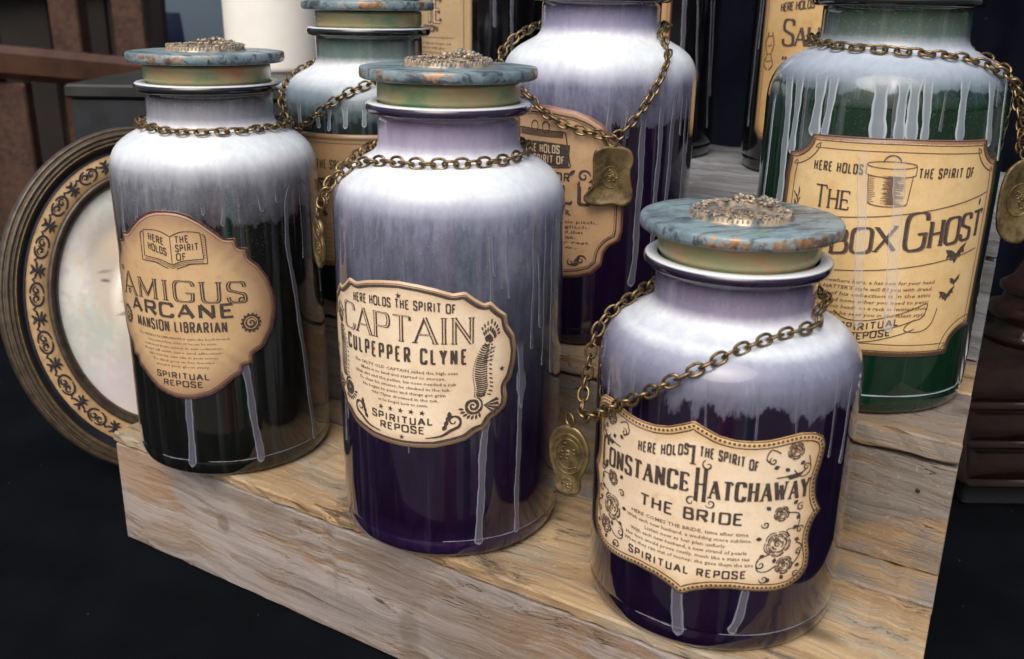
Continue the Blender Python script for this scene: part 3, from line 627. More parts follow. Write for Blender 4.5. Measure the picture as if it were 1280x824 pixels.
for sg in (-1, 1):
    T = lambda a, b: (c2+sg*(a-c2), b)
    ink.star(T(29.8, 122.5), 1.9)
    sp = [T(21, 138), T(19.3, 132), T(18.2, 126), T(18, 119), T(18.6, 112.5), T(17.5, 107)]; C_ = catmull(sp, False, 5)
    for i, p in enumerate(C_):        # scaled body: ladder of bars that widen
        t = i/(len(C_)-1); w = 1.0+3.6*math.sin(math.pi*min(1, .08+t*.72))
        ink.ribbon([p+(-w, .9), p+(-w*.15, -.2), p+(w*.6, .5)], .62, step=1)
        if i % 2 == 0: ink.ribbon([p+(w*.7+.7, .4), p+(w*.7+1.6+1.6*t, -.3)], .6, step=1)
        ink.disc(p+(-w-.9, 0), .42, n=5)
    for q in range(8):                 # tail fan
        a = math.radians(42+q*9.5) if sg > 0 else math.radians(180-42-q*9.5)
        b0 = T(21, 138.5); L = 15-abs(q-4.)*1.3
        for r0, r1 in ((.12, .42), (.5, .72), (.8, 1.)):
            ink.ribbon([(b0[0]+L*r0*math.cos(a), b0[1]+L*r0*math.sin(a)), (b0[0]+L*r1*math.cos(a), b0[1]+L*r1*math.sin(a))], 1.05*(1-.25*r0), step=1, wf=lambda t: .5+.6*math.sin(math.pi*t))
    swirl(ink, T(12.6, 101.5), 5.6, 1.2, 2.1, 1.2, sg=-sg); swirl(ink, T(12.6, 101.5), 3.4, 3., 1.4, .8, sg=-sg)
    for q in range(7): a = math.radians(200+q*18) if sg > 0 else math.radians(340-q*18); b0 = T(12.6, 101.5); leaf(ink, (b0[0]+5.6*math.cos(a), b0[1]+5.6*math.sin(a)), 3.4, a-.5*sg)
    for q in range(4):
        a = math.radians(-38+q*19) if sg > 0 else math.radians(218-q*19); b0 = T(18.5, 101.5)
        ink.poly([b0, (b0[0]+10*math.cos(a-.12), b0[1]+10*math.sin(a-.12)), (b0[0]+9*math.cos(a+.12), b0[1]+9*math.sin(a+.12))])
    for q in range(4): ink.ribbon([T(18+q*.6, 128+q*1.8), T(24+q*.5, 129+q*2.5)], .4)
    swirl(ink, T(1.5, 92.5), 4.6, -1.4 if sg > 0 else math.pi+1.4, 1.25, 1.1, sg=sg, tail=[T(-15, 81.2), T(-6, 83), T(-.5, 86.5)])
    for q in range(4): leaf(ink, T(-5+q*1.4, 86.5+q*2.6), 4.4, math.radians(58+q*12) if sg > 0 else math.radians(122-q*12), w=.5)
ink.build('lettering', INK, lb); soft.build('fine_print', INKSOFT, lb); inl.build('inline_print', CREAM, lb)
# jar 3: bride
c3 = -13.0
o3 = outline_closed([(-13, 131), (-7, 128.2), (-.4, 125.3), (7.5, 123.7), (15.2, 123.4), (23.1, 123.9), (31.2, 125.3), (39.9, 126.6), (48.1, 125.5), (54, 122.5), (56.5, 116.8), (54.8, 107.6), (52.4, 99.1), (53.1, 91.3), (55.3, 86), (59, 80.7), (55, 77), (52.6, 71.4), (52.2, 65.2), (54.6, 56.3), (54.4, 48.5), (50.6, 43.2), (43.2, 39.5), (35.2, 38.7), (23.3, 39.7), (12, 41.1), (1.2, 40.0), (-6.8, 37.2), (-13, 33.4)], c3)
lb = make_label(o3, (c3, 82), paper_mat('rose_cream_paper', (.84, .70, .51), (.78, .61, .42), (.50, .25, .035), .27, 5.), j3)
ink, soft = Print(), Print()
for i, p in enumerate(resample(inset(o3, 2.1), 2.35, True)): ink.disc(p, .72, .65, 8)
halfring(ink, o3, 4.0, .55, .6); halfring(ink, o3, .35, .5, .6)
display(ink, 'HERE HOLDS', -42, -14.8, lambda s: 107.2+(s+42)*.10+(s+42)**2*.0048, 5.2, .85, gap=.55)
display(ink, 'THE SPIRIT OF', -8.8, 19., lambda s: 113.4-(s+9)*.02-(s+9)**2*.0068, 5.0, .85, gap=.55)
ink.ribbon([(-15.6, 117.4), (-11.2, 118)], 1.3); ink.ribbon([(-12, 118), (-12, 108.6)], 1.5); ink.ribbon([(-13.5, 108.6), (-10.4, 108.6)], .7)
def cb(s): return 91.2+1.8*(((-(s-c3))/60)**2) if s > c3 else 93.4-4.5*((c3-s)/57)**1.5
display(ink, 'CONSTANCE', -71, -13.6, cb, 11, 2.0, .5, 1.05, small=.86, gap=.42, initial=1.5)
display(ink, 'HATCHAWAY', -9.6, 47.6, lambda s: 91.6, 11, 2.0, .5, 1.05, small=.86, gap=.42, initial=1.6)
swirl(ink, (-11.6, 88), 3.2, 0, 1.1, .6); swirl(ink, (-4.5, 109), 3, 2, 1.1, .6); swirl(ink, (-2, 88.4), 2.6, 3.6, 1.2, .55)
display(ink, 'THE BRIDE', -38.4, 14, 78.1, 5.9, 1.4, .75, gap=.36)
rows = ['HERE COMES THE BRIDE, time after time', 'With each new husband, a wedding more sublime.', 'Listen now as her plan unfurls', 'With each new husband, a new strand of pearls', 'Her love would prove costly, much like a state tax', 'When they ran out of money, she gave them the axe']
for k, (r, a, b) in enumerate(zip(rows, (-44, -47, -35, -44, -47, -48), (18, 20, 7, 18, 20, 22))): body_text(soft, r, a, b, 71.6-k*3.5, 2.1, bold=.01)
display(ink, 'SPIRITUAL REPOSE', -44.2, 18.4, lambda s: 47.6-.9*(1-((s-c3)/31)**2), 3.9, .92, .85, gap=.5)
for sg in (-1, 1):
    T = lambda a, b: (c3+sg*(a-c3), b)
    q = Print()
    for (a, b), r in (((38, 117.5), 3.6), ((34, 83.5), 3.3), ((33.5, 66.5), 5.8), ((38.5, 53.5), 4.0)): r *= 1.15; rose(ink, T(a, b), r); rose(soft, (T(a, b)[0]+.2, T(a, b)[1]-.2), r*.86)
    vine = [T(46, 114), T(47.5, 106), T(43, 103), T(38, 107)]; ink.ribbon(catmull(vine), .5, step=.6)
    ink.ribbon(catmull([T(30, 117), T(25, 119), T(23, 114), T(27, 111)]), .5, step=.6)
    ink.ribbon(catmull([T(37, 84), T(44, 82), T(44, 75), T(38, 74), T(40, 70)]), .5, step=.6)
    ink.ribbon(catmull([T(30, 61), T(24, 58), T(24, 52), T(29, 51), T(34, 54)]), .5, step=.6)
    ink.ribbon(catmull([T(41, 51), T(46, 56), T(48, 63), T(44, 66)]), .5, step=.6)
    for (a, b), r, a0 in (((45, 108), 2.2, 0), ((26.5, 113), 2.2, 2), ((44.5, 86), 2.4, 1), ((26, 78), 2.2, 3), ((45.5, 73), 2.3, 0), ((25.5, 55), 2.6, 2), ((46.5, 60), 2, 1), ((28, 46.5), 2.5, 3), ((46, 47), 2, .5)): swirl(ink, T(a, b), r, a0, 1.3, .55, sg=sg)
    for (a, b), an in (((30, 110), 200), ((33, 108.5), 330), ((41, 110), 20), ((28, 86), 140), ((40, 88), 40), ((25, 70), 180), ((41, 74), 30), ((43, 68), -20), ((27, 61), 220), ((33, 58.5), 260), ((45, 52), 0), ((31, 47), 240), ((37, 48), 300), ((43, 79), 60)): leaf(ink, T(a, b), 3.2, math.radians(an if sg > 0 else 180-an), w=.6)
    ink.poly([T(34, 104.5), T(42, 105.5), T(46, 107.5), T(41, 102.8), T(36, 102)]); ink.ribbon([T(29, 103.6), T(35, 104)], .6)
ink.build('lettering', INK, lb); soft.build('fine_print', INKSOFT, lb)
# jar 4: hat box
c4 = 13.7
r4 = [(c4, 165.2), (64.9, 164.3), (65.6, 161), (68, 157), (72.5, 153.8), (79.6, 152.4), (81.4, 140), (82, 117), (81.4, 90), (80.4, 60), (80.4, 52.6), (72, 52.6), (66, 50.5), (61.6, 46.5), (60, 41.5), (59.8, 38), (c4, 38.6)]
o4 = outline_closed(r4, c4)
lb = make_label(o4, (c4, 101), paper_mat('amber_label_paper', (.74, .55, .28), (.66, .45, .20), (.45, .26, .10), .18, 7., rim=((.12, .045, .035), .955)), j4)
ink, soft, sh = Print(), Print(), Print()
for kk, (d, w) in enumerate(((.5, .5), (3.2, .5))): halfring(ink, o4, d, w, .6)
i4 = inset(o4, 7.4); halfring(soft, o4, 7.4, .5, .6)
display(ink, 'HERE HOLDS', -33.8, -6.5, 144.7, 4.9, .8, gap=.6); display(ink, 'THE SPIRIT OF', 23.4, 57.2, 144.1, 4.9, .8, gap=.6)
bx = lambda a, b: (8.6+a, 141+b)
el = lambda rx, ry, y, a0, a1, n=22: [bx(rx*math.cos(a), y+ry*math.sin(a)) for a in np.linspace(a0, a1, n)]
soft.ribbon(el(13.2, 2.0, 9.5, 0, 6.283)[:-1], .45, closed=True, step=.8); soft.ribbon(el(13.2, 2.0, 4.6, math.pi, 6.283), .45, step=.8)
soft.ribbon([bx(-13.2, 9.5), bx(-13.2, 4.6)], .45); soft.ribbon([bx(13.2, 9.5), bx(13.2, 4.6)], .45)
soft.ribbon([bx(-11.8, 4.2), bx(-10.4, -11.5)], .45); soft.ribbon([bx(11.8, 4.2), bx(10.4, -11.5)], .45); soft.ribbon(el(10.4, 2.2, -11.5, math.pi, 6.283), .5, step=.8)
ink.ribbon(el(4.6, 4.4, 10.5, .1, 3.04), .55, step=.7)
rr_ = random.Random(5)
for k in range(60):
    y = -12.5+k*.27; x0 = -1+rr_.uniform(-3, 1); x1 = 6+rr_.uniform(-3, 2.5); soft.ribbon([bx(x0, y), bx(x1, y-.1)], .2, step=2)
for k in range(16): y = -12+k; soft.ribbon([bx(-10.3-k*.06, y), bx(-9+rr_.uniform(0, 2.), y-.3)], .25)
display(ink, 'THE', -31, -11.6, 123.8, 12.3, 1.25, .7, 1.0, small=.84, gap=.18)
sl = lambda s: 98.2+(s+16)*.148
display(sh, 'HATBOX', -56, 16, lambda s: sl(s)-.5, 15, 1.6, .6, 0, small=.92, gap=.2, lay=.66); display(ink, 'HATBOX', -56.6, 15.2, sl, 15, 1.75, .5, 1.3, small=.92, gap=.2)
display(sh, 'GHOST', 21.5, 72.6, lambda s: sl(s)-1.6, 21, 1.8, .6, 0, small=.70, gap=.16, lay=.66); display(ink, 'GHOST', 20.6, 71.6, lambda s: sl(s)-.9, 20.5, 1.95, .5, 1.4, small=.70, gap=.16)
ink.ribbon([(67.3, 127.5), (67.5, 131.0)], 1.2)
for z0, z1_, a, b in ((117.6, 134.2, -46, 73), (86.5, 101.6, -46, 71)):
    soft.ribbon([(a+(b-a)*t, z0+(z1_-z0)*(t**1.7)) for t in np.linspace(0, 1, 20)], .5, step=2)
rows = ['Somewhere here, a hat box for your head', 'THIS HATTER\'S style will fill you with dread,', 'All of his collection is in the attic', 'You\'ll find none other you need to panic', 'mysterious heads on a rack in twisted stole', 'surely he sees you in the latest style']
for k, r in enumerate(rows): body_text(soft, r, -24+k*.8-(6 if k in (1, 3, 4) else 0), 42-k*.5, lambda s, k=k: 82-k*3.9+(s-9)*.035, 2.3, bold=.008, slant=.2)
for (x, y), k in (((54, 98), 1.), ((52, 74.5), .75), ((56.5, 83), .55)):
    wing = [(0, 0), (1, 3.2), (3.4, 5.2), (7.6, 6.6), (5.8, 3.4), (6.6, .8), (4.2, 1.8), (3.4, -1.2), (1.6, -.6), (0, -3.6)]
    for sg in (-1, 1):
        P = [(x+sg*a*k*1.0, y+b*k+sg*a*.25*k) for a, b in wing]; ink.poly(P)
    ink.disc((x, y), 1.5*k, ry=2.6*k); 
ban = [(-12, 64), (-6, 60), (6, 60), (24, 65), (34, 69)]
for d in (0, -7.4, -13.2): soft.ribbon(catmull([(a, b+d) for a, b in ban], False, 6), .5, step=1.5)
soft.ribbon(catmull([(34, 69), (40, 71), (38, 63), (31, 60), (28, 55), (37, 54), (44, 58), (47, 68)], False, 5), .5, step=1.2)
bl = lambda s: 53.6+max(0, s-2)*.22
display(ink, 'SPIRITUAL', -8, 24, bl, 3.9, .8, .8, gap=.42); display(ink, 'REPOSE', -2, 20, lambda s: bl(s)-5.6, 3.8, .8, .8, gap=.42)
for k in range(9): ink.ribbon([(-43+k*.1, 118+k*1.3), (-43.5+2.5*math.sin(k*1.9), 121+k*1.5)], .5)
ink.build('lettering', INK, lb); soft.build('fine_print', INKBR, lb); sh.build('letter_shadow', INKSOFT, lb)
# faint runs of glaze that cross the label's face
DRIPL = drip_mat('thin_milky_film', (.80, .78, .76), (.80, .78, .76), .22)
for pts, w in (([(-7.1, 160), (-2, 100), (1.5, 60)], 6.), ([(12.2, 158), (16, 100), (18.8, 60)], 7.)): make_drip(j4, pts, w, DRIPL, top=1., bulb=1., lay=1.3)
# jar 5
o5 = outline_closed([(-33, 136), (20, 136), (24, 130), (26, 120), (26, 40), (20, 34), (-33, 33)], -33)
lb = make_label(o5, (-33, 85), paper_mat('brown_label_paper', (.40, .26, .125), (.33, .21, .095), (.17, .09, .04), .2, 9.), j5)
ink, soft = Print(), Print(); halfring(soft, o5, 6.8, .5, .6)
for i, p in enumerate(resample(inset(o5, 3.6), 1.9, True)): soft.ribbon([p+(-.9, -.7), p+(.7, .9)], .7, .62, step=.8)
display(ink, 'HERE HOLDS THE SPIRIT OF', -80, -8.4, 110, 6.2, .95, gap=.6)
for s_ in (-42, -24):
    ink.ribbon(catmull([(s_, 99), (s_+1, 90), (s_+.5, 80), (s_+3, 73)]), 2.4, step=1, wf=lambda t: .5+.8*t); swirl(ink, (s_-4.5, 97), 4, 0, 1.3, 1.6); swirl(ink, (s_+6, 97), 4, math.pi, 1.3, 1.6, sg=-1)
    ink.ribbon([(s_-4, 101.5), (s_+7, 102)], 1.6)
for k in range(8): body_text(soft, 'ghostly verses told in rhyme', -66, -2, 66-k*3.6, 1.9)
ink.build('lettering', INK, lb); soft.build('fine_print', INKBR, lb)
# jar 6: bag
c6 = -39.
r6 = [(c6, 167.6), (-30.7, 167.4), (-13.5, 165.0), (-4, 161.6), (4, 157), (7.9, 153.2), (9.2, 149), (15, 145.5), (19.6, 140.4), (21, 127.4), (21, 107.7), (21, 84.1), (19.2, 77.6), (12, 74), (8.6, 68.9), (7.4, 60.2), (.8, 54), (-9.3, 51.1), (-19.7, 49.6), (c6, 49.2)]
o6 = outline_closed(r6, c6)
lb = make_label(o6, (c6, 108), paper_mat('peach_label_paper', (.58, .38, .21), (.52, .32, .165), (.26, .13, .085), .2, 11., rim=((.13, .05, .055), .965)), j6)
ink, soft, inl = Print(), Print(), Print(); halfring(ink, o6, 5., .9, .6); halfring(ink, o6, 6.4, .35, .6)
ink.ribbon([(-58, 151.5), (-20.5, 150.6)], .7); ink.ribbon([(-58, 151.5), (-60.5, 130)], .7); ink.ribbon([(-20.5, 150.6), (-16.8, 130)], .7); ink.ribbon(catmull([(-60.5, 130), (-59, 127), (-39, 126.4), (-18, 127.4), (-16.8, 130)]), .7)
soft.ribbon([(-57, 148.8), (-22, 148.2)], 3.6, .68, thin=3.6)
for x in (-44, -35): ink.ribbon([(x+2.8*math.cos(a), 153+4*math.sin(a)) for a in np.linspace(0, math.pi*2, 14)[:-1]], .6, closed=True, step=.8)
ink.ribbon([(-60.2, 135.2), (-39, 135.8), (-17.4, 134.6)], 14.6, .68, thin=14.6)
display(inl, 'HERE HOLDS', -53.5, -24.5, 136.4, 4.8, .8, lay=.95, gap=.5); display(inl, 'THE SPIRIT OF', -55.5, -21, 129.6, 4.6, .8, lay=.95, gap=.5)
display(ink, 'PROFESSOR', -62, -17.0, 118, 5.1, 1.1, .9, gap=.45)
display(ink, 'LU', -21.5, -2, 103, 11.6, 2.6, .7, .8, gap=.45)
body_text(soft, 'PLAYER', -48, -14.5, 95, 4, bold=.03)
for k, r in enumerate(['what a gift was his pitch,', 'once the pipe glitch.', 'he made a noise and that', 'his tune fell flat.', 'gave his bag to rest', 'off he\'ll go.']): body_text(soft, r, -62, [3, -2, -6, -11, -2, -10][k], 89.6-k*3.6, 2.2, bold=.008)
swirl(ink, (-7, 122), 4.4, 0, 1.3, 1.1); leaf(ink, (-13, 126), 6, 3.9); leaf(ink, (-10, 119), 5, 4.6); leaf(ink, (-4, 118), 6, .3)
swirl(ink, (-7, 64), 3.6, 0, 1.3, 1.); leaf(ink, (-12, 62), 6, .7); leaf(ink, (-14, 60), 6, .2); swirl(ink, (-14, 62), 2.6, 2, 1.1, .7)
ink.build('lettering', INK, lb); soft.build('fine_print', INKBR, lb); inl.build('inline_print', CREAM, lb)
# jar 7 (edge of a label), jar 8, jar 9
def rect_label(j, s0, s1, z0, z1, mat, no=4):
    c = (s0+s1)/2; out = [(c, z1), (s1-no, z1), (s1, z1-no), (s1, (z0+z1)/2), (s1, z0+no), (s1-no, z0), (c, z0)]; o = outline_closed(out, c)
    return make_label(o, (c, (z0+z1)/2), mat, j), o
lb, o = rect_label(j7, -60, 21, 70, 190, paper_mat('rust_label_paper', (.5, .3, .14), (.42, .25, .11), (.2, .06, .05), .15, 13., rim=((.12, .03, .03), .96)), 14)
pr = Print(); halfring(pr, o, 4.5, .7, .6); display(pr, 'HERE HOLDS', -50, 10, 170, 6, 1.2); pr.build('lettering', INKBR, lb)
lb, o = rect_label(j8, -66, 12, 30, 165, paper_mat('yellow_label_paper', (.60, .40, .18), (.50, .31, .12), (.30, .15, .05), .25, 15.), 7)
pr = Print(); sf = Print(); halfring(sf, o, 5., .6, .6)
display(pr, 'HERE HOLDS', -46, -16, lambda s: 139+(s+46)*.12, 6.2, 1.1, gap=.3)
display(pr, 'SALLY', -41, 6, 112, 20, 2.6, .55, 1.4, small=.72, gap=.14); display(pr, '"S', -40, -23, 92, 10, 2., .6, 1)
for sg in (-1, 1): sf.ribbon(catmull([(-55+sg*2, 122), (-55+sg*5, 112), (-55+sg*2.5, 103), (-55+sg*5.5, 95), (-55+sg*1, 90)]), .9)
for z in (118, 110, 103, 97): sf.ribbon([(-58, z), (-52, z+1)], .6)
pr.build('lettering', INK, lb); sf.build('fine_print', INKBR, lb)
lb, o = rect_label(j9, -95, -11.5, 40, 185, paper_mat('tan_label_sheet', (.46, .33, .18), (.40, .28, .15), (.24, .15, .07), .12, 17.), 2)
pr = Print(); sf = Print(); inl = Print(); halfring(sf, o, 8.5, .9, .6)
display(pr, 'IE', -66, -47.5, 121.5, 23, 5.4, .62, 2.8, gap=.35, inline=(inl, 1.9))
display(pr, 'CTON', -76, -51, 112, 5.5, 1.7, .9, gap=.25); sf.ribbon([(-90, 106), (-31, 106)], .6)
for k, r in enumerate(['is no tale to hear, so', 'coming over with glee', 'under a rotten bow', 'until the end of the show']): body_text(sf, r, -88, [-34, -42, -46, -40][k], 99-k*4.6, 2.6, bold=.01)
pr.build('lettering', INK, lb); sf.build('fine_print', INKBR, lb); inl.build('inline_print', CREAM, lb)

# ------------------------------------------------------------------ chains and tags
def link_mesh():
    P = []
    for i in range(20):
        a = 2*math.pi*i/20; x, y = math.cos(a), math.sin(a)
        P.append((math.copysign(abs(x)**.85, x)*.00425, math.copysign(abs(y)**.9, y)*.0029, 0))
    V, Fc = tube(P, .00082, 7, True); me = bpy.data.meshes.new('chain_link'); me.from_pydata([tuple(v) for v in V], [], Fc)
    me.materials.append(CHAINM); me.polygons.foreach_set('use_smooth', [True]*len(me.polygons)); return me
LINK = link_mesh()
def rpr(z, H):
    pts = [(H-.058, .07), (H-.047, .0690), (H-.039, .0659), (H-.0325, .0598), (H-.0278, .052), (H-.0238, .045), (H-.019, .0422), (H, .042)]
    return float(np.interp(z, [a for a, b in pts], [b for a, b in pts]))
def chain(jn, pts, label, ringpos, tagshape, tagang, tagscale, tagmat=TAGM, detail=None, lean=0.):
    x, y, z, H = JP[jn]; rz = math.atan2(-y, -x)
    root = thing('tag_chain', (x, y, z), rz, label, 'chain', 'brass chains with tags round the jar necks')
    P = catmull([tuple(c/1000 for c in p) for p in pts], True, 8); P = resample(P, .00635, True)
    Q = []
    for p in P:          # keep the links on the outside of the glass
        g = math.hypot(p[0], p[1]); m = rpr(p[2], H)+.0026
        if g < m: p = np.array([p[0]*m/g, p[1]*m/g, p[2]])
        Q.append(Vector(p))
    n = len(Q)
    for i in range(n):
        d = (Q[(i+1) % n]-Q[i-1]).normalized(); rad = Vector((Q[i].x, Q[i].y, .035)).normalized()
        side = d.cross(rad).normalized(); nn = side.cross(d)
        a = (.42 if i % 2 else 1.72)+random.uniform(-.22, .22)
        yv = side*math.cos(a)+nn*math.sin(a); zv = d.cross(yv)
        o = bpy.data.objects.new('chain_link', LINK); COL.objects.link(o); o.parent = root
        Mx = Matrix((d, yv, zv)).transposed().to_4x4(); Mx.translation = Q[i]; o.matrix_local = Mx
    rp = Vector(ringpos)/1000
    a = math.radians(tagang); nrm = Vector((math.cos(a), math.sin(a), 0)); wx = Vector((-math.sin(a), math.cos(a), 0))
    Mr = Matrix((wx, Vector((0, 0, 1)), -nrm)).transposed().to_4x4(); Mr.translation = rp
    V, Fc = tube([(.0036*math.cos(t), .0036*math.sin(t), 0) for t in np.linspace(0, 2*math.pi, 18)[:-1]], .0008, 6, True)
    rg = mesh('jump_ring', V, Fc, CHAINM, root); rg.matrix_local = Mr @ Matrix.Rotation(.5, 4, 'Y')
    # plate
    S = chaikin([(p[0]*tagscale, p[1]*tagscale) for p in tagshape], 2, True); m = len(S); V = []; th = .0011
    for zz, q in ((-th, .97), (-th*.6, 1), (th*.6, 1), (th, .97), (th, .90), (th*.55, .86), (th*.55, .02)):
        cx = np.mean([s_[0] for s_ in S]); cy = np.mean([s_[1] for s_ in S])
        V += [((cx+(s_[0]-cx)*q)/1000, (cy+(s_[1]-cy)*q)/1000, zz) for s_ in S]
    Fc = [(k*m+i, k*m+(i+1) % m, (k+1)*m+(i+1) % m, (k+1)*m+i) for k in range(6) for i in range(m)]; Fc.append(tuple(range(m-1, -1, -1)))
    pl = mesh('tag_plate', V, Fc, tagmat, root); Mt = Matrix((wx, Vector((0, 0, 1)), nrm)).transposed().to_4x4()
    if Matrix((wx, Vector((0, 0, 1)), nrm)).determinant() < 0: Mt = Matrix((wx, Vector((0, 0, 1)), -nrm)).transposed().to_4x4()
    Mt.translation = rp+Vector((0, 0, -.003))
    Mt = Mt @ Matrix.Rotation(lean, 4, 'Z'); pl.matrix_local = Mt
    mb = MB(); front = 1 if (Mt.to_3x3() @ Vector((0, 0, 1))).dot(nrm) > 0 else -1
    for (a_, b_, r_) in (detail or []):
        P = [((a_+r_*math.cos(t))/1000*tagscale, (b_+r_*1.25*math.sin(t))/1000*tagscale, front*.0008) for t in np.linspace(0, 2*math.pi, 26)[:-1]]
        mb.add(*tube(P, .00035, 5, True))
    rnd = random.Random(jn)
    for k in range(26):
        a_, b_, r_ = rnd.choice(detail) if detail else (0, -20, 6)
        t = rnd.uniform(0, 6.28); q = rnd.uniform(0, .8)*r_; s_ = rnd.uniform(.0004, .0009)
        mb.add(*SPH, Matrix.Translation(((a_+q*math.cos(t))/1000*tagscale, (b_+q*math.sin(t)*1.2)/1000*tagscale, front*.0008)) @ Matrix.Diagonal((s_*1.5, s_, .0004, 1)))
    e = mb.build('tag_relief', tagmat, pl)
    return root, Mt, front
oval = [(0, 0), (6, -1.5), (10.5, -8), (11.5, -16), (9, -24), (6.5, -28), (7.5, -32), (6, -37), (0, -38.5), (-5, -38), (-7, -35), (-6.5, -29), (-9, -24), (-11, -16), (-10, -7), (-5, -1.2)]
bag = [(0, 0), (9, -1), (13, -4), (14.5, -10), (12, -16), (13, -24), (15, -31), (14, -37), (8, -39.5), (2, -37.5), (-4, -38.5), (-11, -39), (-17, -36), (-17.5, -32), (-12, -27), (-11.5, -18), (-12.5, -8), (-11, -2.5), (-6, -.8)]
octo = [(-4, 0), (4, 0), (13, -8), (13.5, -40), (8, -52), (2, -53), (-6, -50), (-13, -41), (-13.5, -10)]
flor = [(0, 0), (6, -2), (9, -8), (7, -13), (10, -19), (9, -27), (5, -34), (0, -38), (-5, -34), (-9, -27), (-10, -19), (-7, -13), (-9, -8), (-6, -2)]
chain(1, [(10.9, -46.5, 239.7), (28.6, -37.7, 239.6), (38.4, -29.1, 238.6), (46, -14.7, 238.2), (47.8, .6, 238.2), (45.5, 14.7, 238.2), (39.8, 26.1, 238.4), (26, 41, 238.2), (7, 50.5, 237.6), (-14, 52, 237), (-34, 36, 238), (-46, 12, 240), (-46, -12, 240), (-34, -33, 240.5), (-12, -46, 240)], 'brass chain lying level round the neck of the black librarian jar', (-14, 56, 234), oval, 120, .9, detail=[(0, -16, 7)])
chain(2, [(23.7, 41.4, 238.3), (38.1, 30.5, 237.3), (46, 16.8, 236.8), (49, -.8, 236.6), (46.6, -18.3, 236.4), (35.4, -36.4, 235.8), (24.1, -50.8, 232.9), (20.7, -59.5, 228.6), (20, -66.3, 222), (20, -72.4, 213), (18, -74.5, 206), (14, -73.5, 212), (9, -68, 222), (0, -58, 231), (-14, -47, 237), (-36, -30, 239.5), (-46, -5, 240), (-40, 22, 240), (-18, 43, 240), (5, 47, 239.5)], 'brass chain with an edge-on tag slipping off the shoulder of the captain jar', (18, -77, 203), flor, -62, .82, detail=[(0, -10, 5), (0, -24, 6)])
chain(3, [(17.1, 42.2, 176.2), (24, 42.5, 172.2), (33, 36, 171), (42.5, 24.6, 170), (52.7, 11, 167), (61.4, -2, 162.7), (66.5, -11.2, 158.6), (69, -22, 152.5), (66.5, -33.5, 144), (59.5, -46, 133.8), (48.6, -57, 123.5), (36, -66, 113.5), (26, -73, 107.6), (15, -76.5, 111), (11, -75.3, 122), (10.5, -74.3, 135), (9, -71.6, 149.2), (5, -66.1, 159.6), (-4, -58, 165.5), (-14, -49, 171), (-30, -38, 174), (-44, -16, 176), (-46, 10, 177), (-35, 32, 177), (-12, 45.5, 177), (6, 47, 177.3)], 'brass chain with an oval tag, slanting across the bride jar nearest the camera', (27, -81, 105), oval, -16, 1.12, detail=[(0, -15.5, 8.6), (0, -15.5, 6.4), (0, -32.5, 3.)], lean=.0)
chain(4, [(10.9, -45.8, 213), (34.1, -32.7, 212), (42.8, -21, 211.3), (47, -8.5, 211), (49.3, 3.9, 210.2), (48.4, 12.7, 209.6), (45.2, 25.6, 208.7), (39.5, 38, 207), (34.6, 51, 203.5), (30, 61.5, 197.8), (20, 71.5, 187.5), (14, 77, 172.5), (13, 78.5, 158.8), (10, 78.5, 154), (5, 77.5, 160), (1, 75.5, 174), (-6, 67, 192), (-18, 51, 205), (-34, 33, 211), (-46, 8, 214), (-42, -20, 214.5), (-25, -39, 214.5), (-6, -47, 214)], 'brass chain with an angular tag, hanging off the right shoulder of the green jar', (13, 81, 154), octo, 28, .96, detail=[(0, -25, 8)])
chain(5, [(20, 44, 185), (41.8, 25.7, 182.9), (62.5, 2.3, 174), (67, -13.8, 168.3), (67.5, -28.7, 159.6), (63, -41, 149.8), (55.5, -51, 141.6), (44, -61, 136), (33, -66.5, 140), (22, -67, 152), (10, -61, 168), (-8, -51, 180), (-34, -32, 185.5), (-46, -5, 187), (-40, 22, 187), (-16, 44, 187)], 'brass chain draped on the dark green jar behind the black librarian jar', (46, -62, 132), bag, -40, .9, detail=[(0, -20, 7)])
r6_, M6t, fr6 = chain(6, [(24, 40.9, 214.5), (42, 45.4, 202.6), (58, 43, 192), (65, 37, 180), (69, 29.6, 167.3), (73, 20.4, 156), (75, 12, 149.5), (75, 2, 151), (73.6, -11, 153.2), (70.5, -25, 158), (65, -37.4, 165), (57.4, -48, 174), (38, -64.2, 181.5), (17, -70, 192.5), (5, -66, 203), (-2, -54, 212), (-16, -44.5, 216.5), (-38, -28, 218), (-47, 0, 218.5), (-36, 31, 218), (-10, 46, 217.5), (10, 46, 216.8)], 'brass chain with a bag-shaped tag, on the purple jar with the bag label', (76, 11, 147), bag, 10, 1.04, detail=[(-.5, -20, 5.5)])
pr = Print(); body_text(pr, 'CUSTOM', -5.5, 4.5, -18.5, 2.6, bold=.02); body_text(pr, 'MADE', -5.5, 4.5, -22.5, 2.6, bold=.02)

# ------------------------------------------------------------------ stepped wooden display
ST = thing('wooden_step_riser', (0, 0, 0), math.atan2(-.531, .847), 'three-tier stepped stand of weathered reclaimed planks under the jars', 'display stand')
WF = wood_mat('weathered_lilac_wood', (.35, .25, .165), (.19, .12, .075), (.315, .285, .27), .72, (.10, .07, .05), seed=1.7, stain_amt=.57, spots=((-.345, .060, .036, .022, (.17, .13, .10), .55), (-.336, .030, .012, .020, (.15, .115, .085), .5), (-.330, .008, .016, .012, (.15, .115, .085), .5), (-.372, .072, .02, .014, (.19, .15, .12), .5), (-.29, .045, .05, .03, (.20, .155, .12), .5), (-.507, .052, .008, .010, (.15, .10, .065), .6), (-.60, .07, .05, .03, (.34, .21, .12), .6), (-.47, .075, .04, .012, (.22, .17, .12), .6), (-.21, .04, .03, .03, (.24, .15, .09), .5), (-.56, .020, .05, .012, (.25, .18, .12), .5)))
